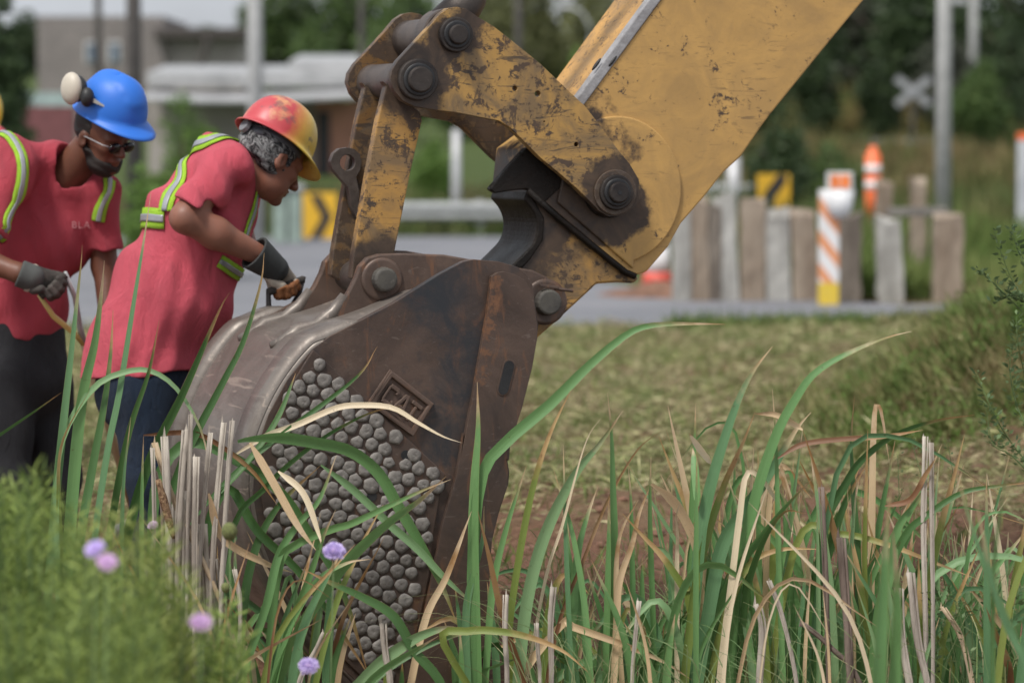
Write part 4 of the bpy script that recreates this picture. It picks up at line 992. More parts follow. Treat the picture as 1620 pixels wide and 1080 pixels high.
def grip_hand(w, grip_c, grip_ax, s=1.0, infl=0.0, side=1):
    """fist round a bar: w wrist, bar centre and axis; four fingers wrap it, the thumb closes from the other side"""
    w, gc, ax = Vector(w), Vector(grip_c), Vector(grip_ax).normalized()
    d = (gc-w); d = (d-ax*d.dot(ax)).normalized(); nrm = ax.cross(d)*side
    kn = gc-d*.006+nrm*.030; palm0 = w; parts = [cap_(w, w.lerp(kn, .35), .028+infl, .034+infl)]
    for i, o in enumerate((-.033, -.011, .011, .033)):
        b = kn+ax*o+d*(.006-.004*abs(i-1.3)); parts.append((cap_(w.lerp(kn, .3)+ax*o*.5, b, .020+infl, .015+infl), .02))
        L = (.040, .044, .042, .034)[i]*s; dirs = [(d*.75-nrm*.65), (-nrm*.98-d*.25), (-d*.9-nrm*.15)]
        parts += finger_chain(b, dirs, (L, L*.75, L*.6), .0095+infl)
    tb = w.lerp(kn, .45)-ax*.030-nrm*.01
    parts.append((cap_(w.lerp(kn, .2), tb, .018+infl, .016+infl), .015)); parts += finger_chain(tb, [(d*.8-nrm*.55+ax*.1), (d*.5-nrm*.5+ax*.75)], (.036, .030), .0115+infl)
    return parts
def ribbon_on(bvh, pts, width, name, m, parent, off=.006, lift=None, center=None, n=40, extra=0):
    """band laid on the garment: centre line projected onto its surface"""
    P = catmull([Vector(p) for p in pts], n); out = []
    prevn = None; L = []
    for p in P:
        loc, nr, _, _ = bvh.find_nearest(p); L.append((loc, nr))
    vs, fs = [], []
    for i, (p, nr) in enumerate(L):
        t = (L[min(i+1, n)][0]-L[max(i-1, 0)][0]).normalized(); nr2 = nr if prevn is None else (prevn*.6+nr*.4).normalized(); prevn = nr2
        b = t.cross(nr2).normalized()
        for k in (-1, -.5, 0, .5, 1):
            q = p+b*(width/2*k); l2, n2, _, _ = bvh.find_nearest(q+nr2*.01)
            if (l2-q).length > .03: l2 = q
            vs.append(l2+nr2*(off+extra))
    for i in range(n):
        for k in range(4): a = i*5+k; fs.append((a, a+1, a+6, a+5))
    o = link(name, mesh(vs, fs), m, parent, True); s = o.modifiers.new('t', 'SOLIDIFY'); s.thickness = .003; s.offset = 0
    return o
def strap(bvh, pts, parent, w=.05, n=40):
    o = ribbon_on(bvh, pts, w, 'vest_band', M_LIME, parent, n=n)
    ribbon_on(bvh, pts, w*.36, 'reflective_strip', M_SILV, o, n=n, extra=.004)
def helmet(c, f, r, u, m, parent, s=1.0, ridges=False, brim=.05, susp=True):
    """shell: dome, rim lip all round, peak at the front. c = centre of the rim plane"""
    c = Vector(c); NU, NV = 64, 22; vs, fs = [], []
    a0, b0, h0 = .138*s, .115*s, .145*s
    def rad(th):
        return a0, b0
    for j in range(NV+1):
        ph = (j/NV)*math.pi/2*.985+.015
        for i in range(NU):
            th = 2*math.pi*i/NU; k = math.sin(ph)**.82; x = a0*math.cos(th)*k; y = b0*math.sin(th)*k; z = h0*math.cos(ph)**.92
            if ridges:
                e = 0
                if ph < 1.25: e = .006*max(0, math.cos(th*1.0)**2)*(abs(math.sin(th)*math.sin(ph)) < .42)*min(1, (1.25-ph)*6)*(1 if x > -.08 else .0)
                x *= 1+e/.14; y *= 1+e*.3/.14; z += e*1.3*(math.cos(ph))
            vs.append(c+f*x+r*y+u*z)
    base = NV*NU
    lip = [(.006, -.006), (.016, -.012), (.018, -.016)]
    for q, (o, dz) in enumerate(lip):
        for i in range(NU):
            th = 2*math.pi*i/NU; fr = max(0, math.cos(th))**1.6
            o2 = o*s+fr*brim*s*(q+1)/3; x = a0*math.cos(th)+o2*math.cos(th); y = b0*math.sin(th)+o2*math.sin(th)*.55
            vs.append(c+f*x+r*y+u*(dz*s-fr*.016*s*(q+1)/3))
    tot = NV+len(lip)
    for j in range(tot):
        for i in range(NU): fs.append((j*NU+i, j*NU+(i+1) % NU, (j+1)*NU+(i+1) % NU, (j+1)*NU+i))
    fs.append(tuple(range(NU))[::-1])
    o = link('helmet', mesh(vs, fs), m, parent, True); sm = o.modifiers.new('t', 'SOLIDIFY'); sm.thickness = .004*s; sm.offset = -1
    if susp:
        mb = MB(); P = []
        for i in range(49):
            th = 2*math.pi*i/48; P.append(c+f*(.108*s*math.cos(th))+r*(.086*s*math.sin(th))+u*(-.012*s-.018*s*max(0, -math.cos(th))))
        v, fs2 = [], []
        for i, p in enumerate(P):
            d = (p-c).normalized(); v += [p+u*.014*s, p-u*.014*s, p-u*.014*s-d*.004, p+u*.014*s-d*.004]
        for i in range(48):
            for k in range(4): fs2.append((i*4+k, i*4+(k+1) % 4, (i+1)*4+(k+1) % 4, (i+1)*4+k))
        mb.add(v, fs2); mb.build('headband', simple('headband_plastic', (.07, .075, .085), .45), o, True)
        kb = MB(); kc = c-f*.122*s-u*.025*s; kb.tube([kc+f*.006, kc-f*.010], [.026*s, .024*s], 18); kb.build('ratchet_knob', simple('knob_plastic', (.16, .16, .17), .5), o, bevel=.002)
    return o
def folds(f, comps):
    def g(P):
        d = f(P)
        for (dx, dy, dz, fr, ph, am) in comps:
            q = P[:, 0]*dx+P[:, 1]*dy+P[:, 2]*dz; w = np.sin(P[:, 0]*5.1+P[:, 2]*3.7+ph)*1.2
            e = np.sin(P[:, 0]*3.3-P[:, 2]*4.9+P[:, 1]*4+ph*2)*.5+.5
            d = d+am*(.5+.5*np.sin(q*fr+w+ph))*e
        return d
    return g

# ---------------------------------------------------------------- worker in the middle (side view, bending to the right)
Y0 = 10.95; J = lambda px, py, dy=0.0: at(px, py, Y0+dy)
PX = Y0/FPX     # metres per photo pixel at this worker
w2 = empty('person', (at(235, 900, Y0).x, Y0, terrain(at(235, 900, Y0).x, Y0)), 'worker in lime banded vest and red and yellow hard hat bending beside the bucket', 'person')
yl = (0.12, 1, 0)
f, r, u = frame((.70, .45, -.55), (.5, .38, .8)); HS = 1.16
hc = J(428, 250, .0)
hs, g2 = head_sdf(hc, f, r, u, HS)
wristN = J(428, 412, -.16); gripc = J(452, 452, -.12); gax = Vector((.80, .35, .28))
elbN = J(293, 345, -.30); shN = J(352, 268, -.17); shF = J(378, 290, .22)
body = union([hs, (cap_(J(432, 262), J(385, 262), .058, .066), .03),
    (ecap_(J(385, 268), J(345, 335), .06, .10, yl, 1.35), .04), (ecap_(J(345, 335), J(260, 500), .10, .12, yl, 1.15), .05), (ecap_(J(260, 500), J(230, 600), .12, .12, yl, 1.1), .05),
    (cap_(shN, elbN, .060, .046), .04), (cap_(elbN, elbN.lerp(wristN, .35), .050, .052), .03), (cap_(elbN.lerp(wristN, .35), wristN, .052, .031), .03),
    (cap_(shF, J(380, 380, .26), .055, .046), .04), (cap_(J(380, 380, .26), J(440, 440, .12), .042, .03), .03),
    (cap_(J(228, 600, -.09), J(245, 760, -.12), .105, .075), .05), (cap_(J(245, 760, -.12), J(238, 950, -.05), .065, .045), .03), (cap_(J(238, 950, -.05), J(290, 975, -.07), .045, .04), .03),
    (cap_(J(228, 600, .09), J(262, 760, .12), .105, .075), .05), (cap_(J(262, 760, .12), J(222, 950, .18), .065, .045), .03), (cap_(J(222, 950, .18), J(270, 975, .18), .045, .04), .03)]
    + grip_hand(wristN, gripc, gax) , .03)
lo = (J(100, 0).x-.05, Y0-.5, at(0, 1010, Y0).z-.05); hi = (J(520, 0).x, Y0+.5, at(0, 130, Y0).z)
b2 = sobj('body', body, lo, hi, .0065, M_SKIN2, w2)
# shirt
S_ = lambda px, py, rr: (J(px, py), rr)
tor = union([ecap_(J(208, 650), J(228, 560), .215, .205, yl, 1.0), (ecap_(J(228, 560), J(272, 465), .203, .212, yl, 1.0), .05), (ecap_(J(272, 465), J(316, 350), .21, .190, yl, 1.08), .06),
    (ecap_(J(316, 350), J(354, 278), .188, .132, yl, 1.22), .06), (ecap_(J(352, 278), J(388, 252), .13, .078, yl, 1.3), .06)], .05)
sleeve = union([cap_(shN, shN.lerp(elbN, 1.1), .092, .090), (cap_(shN+Vector((.02, .03, .01)), J(330, 235, -.05), .09, .07), .05)], .05)
ed = (elbN-shN).normalized()
cutp = plane_(J(300, 326, -.28), (-.3, 0, -1))
sleeve = inter_(sleeve, cutp, .006)
slF = inter_(cap_(shF, J(382, 350, .25), .085, .085), plane_(J(400, 340, .25), (0.1, 0, -1)), .006)
shirt = union([tor, (sleeve, .035), (slF, .04)], .03)
hemp = plane_(J(222, 590), (.10, 0, -1)); hemf = lambda P: hemp(P)+.005*np.sin(P[:, 0]*26+P[:, 1]*14)
shirt = folds(shirt, [(.75, .4, .45, 42, 0, .022), (-.5, .5, .9, 34, 1.3, .018), (.9, .2, -.3, 75, 2.1, .008), (.9, .3, .1, 55, .5, .014)]); shirt = inter_(shirt, hemf, .006)
shirt = sub_(shirt, union([ecap_(J(214, 650), J(225, 600), .19, .185, yl, 1.0), (cap_(J(388, 250), J(432, 258), .062, .07), .01)], .01), .006)
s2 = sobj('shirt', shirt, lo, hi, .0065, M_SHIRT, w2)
# jeans
jn = union([ecap_(J(240, 530), J(230, 615), .170, .18, yl, 1.05), (cap_(J(226, 612, -.08), J(243, 760, -.11), .125, .098), .04), (cap_(J(243, 760, -.11), J(236, 955, -.05), .095, .075), .03),
    (cap_(J(228, 612, .08), J(262, 760, .12), .125, .098), .04), (cap_(J(262, 760, .12), J(222, 955, .18), .095, .075), .03)], .03)
jn = folds(jn, [(.3, .4, 1, 24, .4, .010), (.7, -.3, .7, 38, 1.9, .006)])
jn = inter_(jn, plane_(J(230, 962), (0, 0, -1)), .005)
sobj('jeans', jn, lo, hi, .0075, M_JEAN, w2)
bt = union([cap_(J(236, 955, -.05), J(238, 975, -.05), .058, .055), (cap_(J(240, 985, -.05), J(300, 992, -.07), .048, .046), .03)], .03)
sobj('boot', inter_(bt, plane_(J(240, 1005), (0, 0, -1)), .004), lo, (hi[0], hi[1], hi[2]), .008, M_GDK, w2)
bt = union([cap_(J(222, 955, .18), J(222, 975, .18), .058, .055), (cap_(J(224, 985, .18), J(282, 992, .18), .048, .046), .03)], .03)
sobj('boot', inter_(bt, plane_(J(240, 1005), (0, 0, -1)), .004), lo, hi, .008, M_GDK, w2)
# hair: cap over the back and sides of the head below the helmet
hr = inter_(ell_(g2(-.018, 0, .018), Vector((.100, .090, .100))*HS, (f, r, u)), plane_(g2(.038, 0, 0), f*1.0-u*.25), .01)
hr = sub_(hr, ell_(g2(.01, .09, -.03), Vector((.028, .03, .042))*HS, (f, r, u)), .006); hr = sub_(hr, ell_(g2(.01, -.09, -.03), Vector((.028, .03, .042))*HS, (f, r, u)), .006)
hr = inter_(hr, plane_(g2(0, 0, -.065), -u-f*.35), .01)
def hairn(fn, am=.004): return lambda P: fn(P)+am*.5*np.sin(P[:, 0]*110+P[:, 2]*150+np.sin(P[:, 2]*40+P[:, 1]*30)*2)
sobj('hair', hairn(hr), tuple(hc-Vector((.2, .2, .2))), tuple(hc+Vector((.2, .2, .2))), .0045, M_HAIRG, w2)
t = NT('yellow_red_shell'); geo = t.tc; n = t.noise(7, 5, .6, .6); sx = t.n.new('ShaderNodeSeparateXYZ'); t.L(t.tc, sx.inputs[0])
ctr = hc+u*.075
dd = t.n.new('ShaderNodeVectorMath'); dd.operation = 'SUBTRACT'; t.L(t.tc, dd.inputs[0]); dd.inputs[1].default_value = tuple(J(400, 165, -.08))
ln_ = t.n.new('ShaderNodeVectorMath'); ln_.operation = 'LENGTH'; t.L(dd.outputs[0], ln_.inputs[0])
dist = t.n.new('ShaderNodeMath'); dist.operation = 'MULTIPLY_ADD'; t.L(n, dist.inputs[0]); dist.inputs[1].default_value = .09; t.L(ln_.outputs['Value'], dist.inputs[2])
col = t.mix(t.ramp(dist.outputs[0], .19, .27), (.48, .06, .07), (.72, .50, .07)); col = t.mix(t.ramp(t.noise(12, 5, seed=4), .5, .7, 0, .5), col, (.75, .60, .25))
col = t.mix(t.ramp(t.noise(16, 4, seed=8), .60, .68, 0, .6), col, (.13, .08, .08))
M_HY = t.fin(col, .42, 0, t.noise(90), .1, .002)
hl2 = helmet(J(437, 221), f, r, u, M_HY, w2, 1.03, brim=.048)
# vest
bv = BVHTree.FromObject(s2, bpy.context.evaluated_depsgraph_get()) if False else BVHTree.FromPolygons([v.co.copy() for v in s2.data.vertices], [tuple(p.vertices) for p in s2.data.polygons])
def front(pts, dy=-.35):
    out = []
    for (px, py) in pts:
        o = Vector((0, 0, CAM_Z)); d = ray(px, py).normalized(); h_ = bv.ray_cast(o, d)
        out.append(h_[0] if h_[0] is not None else at(px, py, Y0))
    return out
strap(bv, front([(398, 223), (378, 219), (350, 218), (325, 226), (303, 245), (288, 275), (272, 305), (262, 335)]), w2, .062, 60)
strap(bv, front([(202, 345), (225, 345), (262, 346)]), w2, .070, 30)
strap(bv, front([(372, 221), (390, 228), (402, 250), (406, 280), (404, 310), (396, 345), (386, 375), (375, 395)]), w2, .036, 60)
strap(bv, front([(346, 412), (365, 425), (388, 438)]), w2, .045, 20)
# glove
gl = union(grip_hand(wristN, gripc, gax, infl=.006), .01)
glo = tuple(gripc-Vector((.2, .2, .2))); ghi = tuple(gripc+Vector((.2, .2, .2)))
gv_ = sobj('glove', gl, glo, ghi, .004, M_GLEA, w2)
pat = inter_(union(grip_hand(wristN, gripc, gax, infl=.0085), .01), plane_(gripc+Vector((.0, 0, .004)), (-.45, 0, .9)), .004)
sobj('leather_patch', pat, glo, ghi, .004, M_GTAN, gv_)
d_ = (gripc-wristN).normalized(); ca = elbN.lerp(wristN, .80); cb = wristN+d_*.035
cf = sub_(cap_(ca, cb, .064, .046), cap_(ca-(cb-ca)*.5, cb-(cb-ca)*.1, .060, .040), .003)
cf = inter_(cf, plane_(ca, ca-cb), .003)
sobj('glove_cuff', cf, tuple(ca-Vector((.2, .2, .2))), tuple(ca+Vector((.25, .2, .2))), .004, M_GCUFF, w2)

# ---------------------------------------------------------------- spades with D handles
def spade(gc, gax, yoke, foot, label, m_side, w=.055):
    gc, yoke, foot = Vector(gc), Vector(yoke), Vector(foot); ax = Vector(gax).normalized()
    root = empty('shovel', foot, label, 'shovel')
    m = MB(); m.tube([gc-ax*w, gc+ax*w], .0135, 12); m.build('grip', M_GDK, root, True)
    for s in (-1, 1):
        e = gc+ax*(w*s); m = MB(); m.tube([e+(gc-yoke).normalized()*.01, e.lerp(yoke, .35)+ax*(.012*s), e.lerp(yoke, .75), yoke], [.008, .010, .010, .011], 10); m.build('handle_side', m_side[0 if s < 0 else 1], root, True)
    m = MB(); m.tube([yoke, yoke.lerp(foot, .5), foot+(yoke-foot).normalized()*.25], .016, 12); m.build('shaft', simple('ash_shaft', (.35, .24, .13), .6), root, True)
    d = (foot-yoke).normalized(); sx_ = ax-d*ax.dot(d); sx_.normalize(); n_ = d.cross(sx_); t0 = foot-d*.25
    V, Fc = [], []
    for i in range(9):
        for j in range(9):
            a = i/8; b = j/8*2-1; ww = .105*(1 if a < .65 else math.sqrt(max(0, 1-((a-.65)/.38)**2))); V.append(t0+d*(.30*a)+sx_*(ww*b)+n_*(.02*b*b))
    for i in range(8):
        for j in range(8): k = i*9+j; Fc.append((k, k+1, k+10, k+9))
    o = link('blade', mesh(V, Fc), M_STEEL, root, True); q = o.modifiers.new('t', 'SOLIDIFY'); q.thickness = .003
    return root
fx = at(560, 900, 11.1); fx = Vector((fx.x, 11.1, terrain(fx.x, 11.1)-.03))
M_HD = simple('dark_handle', (.035, .028, .028), .6)
spade(gripc, gax, J(442, 522, -.14), J(500, 900, .05), 'dark D handled shovel held by the worker nearest the bucket', (M_HD, M_HD), .068)

# ---------------------------------------------------------------- left worker (three quarter view)
Y1 = 11.45; K = lambda px, py, dy=0.0: at(px, py, Y1+dy)
w1 = empty('person', (at(40, 900, Y1).x, Y1, terrain(at(40, 900, Y1).x, Y1)), 'bearded worker in red shirt, sunglasses and blue hard hat with one ear cup raised', 'person')
f, r, u = frame((.74, -.56, -.36), (.18, -.22, .95)); HS = 1.05
hc = K(160, 214, -.05)
hs, g1 = head_sdf(hc, f, r, u, HS)
sh1 = K(24, 262, -.14); sh1b = K(160, 300, .06); el1 = K(-45, 405, -.30); wr1 = K(30, 432, -.36); gr1 = K(84, 452, -.34); gx1 = Vector((.62, .1, .55))
elb1b = K(165, 420, .10); wr1b = K(172, 520, .0)
body = union([hs, (cap_(K(148, 225), K(104, 280, .05), .062, .070), .03), (ecap_(K(92, 300, .08), K(75, 350, .08), .07, .10, (1, .3, -.2), 1.4), .03), (ecap_(K(75, 350, .08), K(25, 560, .12), .10, .11, (1, .2, 0), 1.1), .04),
    (cap_(sh1, el1, .062, .048), .04), (cap_(el1, wr1, .050, .033), .03), (cap_(sh1b, elb1b, .058, .045), .04), (cap_(elb1b, wr1b, .043, .03), .03),
    (cap_(K(8, 600, .05), K(10, 760, -.03), .085, .07), .05), (cap_(K(10, 760, -.05), K(5, 930, .05), .07, .05), .03), (cap_(K(55, 600, .18), K(85, 760, .12), .085, .07), .05), (cap_(K(85, 760, .12), K(80, 930, .2), .07, .05), .03)]
    + grip_hand(wr1, gr1, gx1), .03)
lo = (K(-140, 0).x, Y1-.6, at(0, 1000, Y1).z-.05); hi = (K(290, 0).x, Y1+.55, at(0, 80, Y1).z)
b1 = sobj('body', body, lo, hi, .007, M_SKIN1, w1)
tor = union([ecap_(K(16, 590, .12), K(26, 480, .1), .172, .160, (1, .2, 0), 1.15), (ecap_(K(28, 480, .1), K(60, 370, .08), .15, .165, (1, .3, 0), 1.15), .05), (ecap_(K(55, 370, .08), K(76, 300, .05), .165, .12, (1, .3, -.15), 1.65), .05), (ecap_(K(82, 300, .05), K(98, 262, .04), .10, .085, (1, .3, -.1), 1.2), .05)], .05)
ea = (el1-sh1).normalized(); eb = (elb1b-sh1b).normalized()
sl_a = inter_(cap_(sh1, el1, .095, .09), plane_(sh1.lerp(el1, .75), ea), .006); sl_b = inter_(cap_(sh1b, elb1b, .082, .075), plane_(sh1b.lerp(elb1b, .80), eb), .006)

shirt = union([tor, (cap_(K(92, 262, .02), K(20, 246, -.08), .078, .092), .05), (sl_a, .06), (sl_b, .04)], .05)
shirt = folds(shirt, [(.8, .3, .45, 40, 0, .022), (-.6, .3, .8, 36, 1.3, .018), (.9, .2, .4, 70, 2.1, .008)])
shirt = inter_(shirt, lambda P: plane_(K(20, 532, .1), (-.08, 0, -1))(P)+.004*np.sin(P[:, 0]*30), .006)
shirt = sub_(shirt, cap_(K(106, 278, .02), K(150, 205, -.1), .068, .095), .006)
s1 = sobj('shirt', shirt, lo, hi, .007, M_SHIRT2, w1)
tr = union([ecap_(K(22, 510, .11), K(30, 600, .1), .160, .175, (1, .2, 0), 1.15), (cap_(K(2, 600, .0), K(10, 760, -.05), .125, .10), .03), (cap_(K(10, 760, -.05), K(5, 950, .05), .098, .08), .03), (cap_(K(62, 600, .18), K(88, 760, .12), .12, .098), .03), (cap_(K(88, 760, .12), K(84, 950, .2), .095, .08), .03)], .03)
tr = folds(tr, [(.3, .4, 1, 22, .4, .012), (.7, -.3, .7, 34, 1.9, .008)])
sobj('trousers', tr, lo, hi, .0085, M_GREYT, w1)
# beard, hair
be = inter_(union([ell_(g1(.040, 0, -.078), Vector((.062, .064, .058))*HS, (f, r, u)), (ell_(g1(.01, 0, -.035), Vector((.045, .080, .045))*HS, (f, r, u)), .02)], .02), plane_(g1(0, 0, -.030), u*1.0+f*.35), .01)
be = sub_(be, ell_(g1(.112, 0, -.062), Vector((.030, .026, .016))*HS, (f, r, u)), .006); be = sub_(be, ell_(g1(.10, 0, -.03), Vector((.035, .05, .022))*HS, (f, r, u)), .01)
sobj('beard', hairn(be, .003), tuple(hc-Vector((.2, .2, .22))), tuple(hc+Vector((.2, .2, .2))), .004, M_BEARD, w1)
hr = inter_(ell_(g1(-.016, 0, .03), Vector((.094, .082, .09))*HS, (f, r, u)), plane_(g1(.02, 0, 0), f*1.0-u*.1), .01); hr = inter_(hr, plane_(g1(0, 0, -.05), -u-f*.2), .01)
hr = sub_(hr, ell_(g1(.01, .085, -.02), Vector((.03, .02, .04))*HS, (f, r, u)), .006); hr = sub_(hr, ell_(g1(.01, -.085, -.02), Vector((.03, .02, .04))*HS, (f, r, u)), .006)
sobj('hair', hairn(hr, .002), tuple(hc-Vector((.2, .2, .2))), tuple(hc+Vector((.2, .2, .2))), .0045, M_BEARD, w1)
# sunglasses
M_LENS = simple('black_lens', (.008, .008, .01), .12, 0, .1, 3, 0)
m = MB()
for s in (1, -1):
    P_ = [(.108, .033*s, -.004), ]
    cc = g1(.106, .033*s, -.006); m.ball(cc, Vector((.008, .028, .019))*HS, [f, r, u], 16, 8)
m.tube([g1(.112, -.012, .002), g1(.114, 0, .004), g1(.112, .012, .002)], .003, 8); sg = m.build('sunglasses', M_LENS, w1, True)
m = MB()
for s in (1, -1): m.tube([g1(.102, .058*s, 0), g1(.085, .074*s, .002), g1(.0, .084*s, .004)], .0022, 8)
m.build('temple_arm', simple('clear_temple', (.35, .35, .36), .3), sg, True)
M_HB = simple('blue_shell', (.02, .15, .60), .5, 0, .05, 3, .03)
hl1 = helmet(K(177, 178, -.05), f, r, u, M_HB, w1, 1.0, True, .045, susp=False)
# ear defenders: cup raised on its arm at the near side
side_ = -r if (-r).x < 0 else r
side_ = r if (g1(0, .1, 0).x < g1(0, -.1, 0).x) else -r
ec_ = K(113, 140, -.15); ax_ = (ec_-hc-u*.07).normalized(); ax2 = ((-f)*.3+side_*1.0+Vector((-.2, -.6, 0))).normalized()
m = MB(); m.ball(ec_, (.030, .047, .058), [ax2, ax2.cross(Vector((0, 0, 1))).normalized(), ax2.cross(ax2.cross(Vector((0, 0, 1)))).normalized()], 24, 14)
em = m.build('ear_cup', simple('cream_plastic', (.50, .45, .37), .5, 0, .08), w1, True)
m = MB(); m.tube([ec_-ax2*.012, ec_-ax2*.040], [.052, .046], 24); m.build('cushion', M_RUB, em, bevel=.01)
m = MB(); q0 = K(138, 154, -.17); m.ball(q0, (.026, .028, .036), None, 14, 8); m.tube([ec_-ax2*.03, q0], .020, 12); m.build('pivot', M_RUB, em, True)
m = MB(); q1 = K(170, 170, -.17); m.add([q0+Vector((0, -.012, .012)), q0+Vector((0, -.012, -.010)), q1+Vector((0, 0, -.004)), q1+Vector((0, 0, 0)), q0+Vector((0, .0, .012)), q0+Vector((0, .0, -.010)), q1+Vector((0, .008, -.004)), q1+Vector((0, .008, 0))], [(0, 1, 2, 3), (4, 7, 6, 5), (0, 3, 7, 4), (1, 5, 6, 2)]); m.build('attachment_arm', simple('cream_arm', (.4, .40, .36), .5), em)
bv = BVHTree.FromPolygons([v.co.copy() for v in s1.data.vertices], [tuple(p.vertices) for p in s1.data.polygons])
Y0_ = Y0
def front1(pts):
    out = []
    for (px, py) in pts:
        d = ray(px, py).normalized(); h_ = bv.ray_cast(Vector((0, 0, CAM_Z)), d); out.append(h_[0] if h_[0] is not None else at(px, py, Y1))
    return out
strap(bv, front1([(0, 212), (20, 222), (34, 250), (35, 285), (25, 320), (10, 350), (-6, 375)]), w1, .055, 40)
strap(bv, front1([(181, 270), (172, 295), (162, 322), (155, 350)]), w1, .05, 30)
# faint lettering on the chest
def text_on(bvh, s, px, py, size, m, parent, name='chest_letter'):
    x = px
    for ch in s:
        cu = bpy.data.curves.new('t', 'FONT'); cu.body = ch; cu.size = size; cu.extrude = .0004; tmp = bpy.data.objects.new('t', cu); COL.objects.link(tmp)
        me = bpy.data.meshes.new_from_object(tmp.evaluated_get(bpy.context.evaluated_depsgraph_get())); bpy.data.objects.remove(tmp)
        wd = max(v.co.x for v in me.vertices)
        for v in me.vertices:
            d = ray(x+v.co.x*FPX/Y1, py-v.co.y*FPX/Y1-v.co.x*.0).normalized(); h_ = bvh.ray_cast(Vector((0, 0, CAM_Z)), d)
            p = h_[0] if h_[0] is not None else at(px, py, Y1); v.co = p-d*(.004+v.co.z)
        me.materials.clear(); link(name, me, m, parent); x += (wd+size*.1)*FPX/Y1
M_PRT = simple('faded_print', (.62, .26, .28), .8)
text_on(bv, 'BLA', 113, 361, .036, M_PRT, s1)
# glove on the left worker
gl = union(grip_hand(wr1, gr1, gx1, infl=.007), .01); glo = tuple(gr1-Vector((.22, .2, .2))); ghi = tuple(gr1+Vector((.2, .2, .2)))
gv1 = sobj('glove', gl, glo, ghi, .004, M_GDK, w1)
d_ = (gr1-wr1).normalized()
pat = inter_(inter_(union(grip_hand(wr1, gr1, gx1, infl=.009), .01), plane_(wr1+d_*.055, d_), .003), plane_(wr1+d_*.035, -d_), .003); sobj('pale_strip', pat, glo, ghi, .004, M_GLEA, gv1)
ca = wr1+d_*.0; cb = wr1+d_*.045
sobj('glove_cuff', inter_(cap_(ca-d_*.03, cb, .050, .048), plane_(ca, -d_), .004), tuple(ca-Vector((.15, .15, .15))), tuple(ca+Vector((.2, .15, .15))), .005, simple('grey_cuff', (.065, .07, .066), .85), w1)
spade(gr1, gx1, K(134, 545, -.2), K(240, 900, .25), 'steel D handled shovel held by the worker in the blue helmet', (simple('yellow_handle', (.55, .45, .15), .5), M_STEEL), .06)

# ---------------------------------------------------------------- third worker, barely in view at the left edge
Y3 = 14.5; Q = lambda px, py, dy=0.0: at(px, py, Y3+dy)
w3 = empty('person', (Q(-45, 700).x, Y3, 0), 'worker in yellow hard hat cut off by the left edge of the photo', 'person')
f, r, u = frame((.8, -.3, -.35), (.2, 0, 1)); hc = Q(-52, 194)
hs, g3 = head_sdf(hc, f, r, u, 1.0)
body = union([hs, (cap_(Q(-44, 207), Q(-50, 232), .055, .065), .03), (ecap_(Q(-38, 240), Q(-60, 420), .13, .14, (0, 1, 0), 1.3), .05), (cap_(Q(-62, 430, -.1), Q(-50, 560, -.1), .10, .07), .04), (cap_(Q(-50, 560, -.1), Q(-60, 720, -.1), .065, .05), .03), (cap_(Q(-62, 430, .1), Q(-70, 560, .1), .10, .07), .04), (cap_(Q(-70, 560, .1), Q(-80, 720, .1), .065, .05), .03),
    (cap_(Q(-30, 240, -.2), Q(-20, 330, -.22), .055, .045), .04), (cap_(Q(-20, 330, -.22), Q(0, 400, -.3), .042, .03), .03)], .03)
lo = (Q(-160, 0).x, Y3-.5, 0); hi = (Q(40, 0).x, Y3+.45, Q(0, 140).z)
sobj('body', body, lo, hi, .012, M_SKIN1, w3)
sobj('shirt', inter_(union([ecap_(Q(-38, 245), Q(-60, 440), .155, .17, (0, 1, 0), 1.3), (cap_(Q(-28, 240, -.2), Q(-22, 310, -.22), .085, .085), .04), (cap_(Q(-28, 232, -.1), Q(-10, 222, -.1), .08, .07), .04)], .05), plane_(Q(-60, 440), (0, 0, -1)), .01), lo, hi, .012, M_SHIRT, w3)
sobj('trousers', union([ecap_(Q(-60, 420), Q(-62, 450), .155, .155, (0, 1, 0), 1.2), (cap_(Q(-62, 440, -.1), Q(-50, 560, -.1), .12, .10), .03), (cap_(Q(-50, 560, -.1), Q(-60, 720, -.1), .095, .08), .03), (cap_(Q(-62, 440, .1), Q(-70, 560, .1), .12, .10), .03), (cap_(Q(-70, 560, .1), Q(-80, 720, .1), .095, .08), .03)], .03), lo, hi, .014, M_GREYT, w3)
helmet(hc+u*.045, f, r, u, simple('yellow_shell', (.75, .48, .02), .4, 0, .06), w3, 1.05, brim=.04)

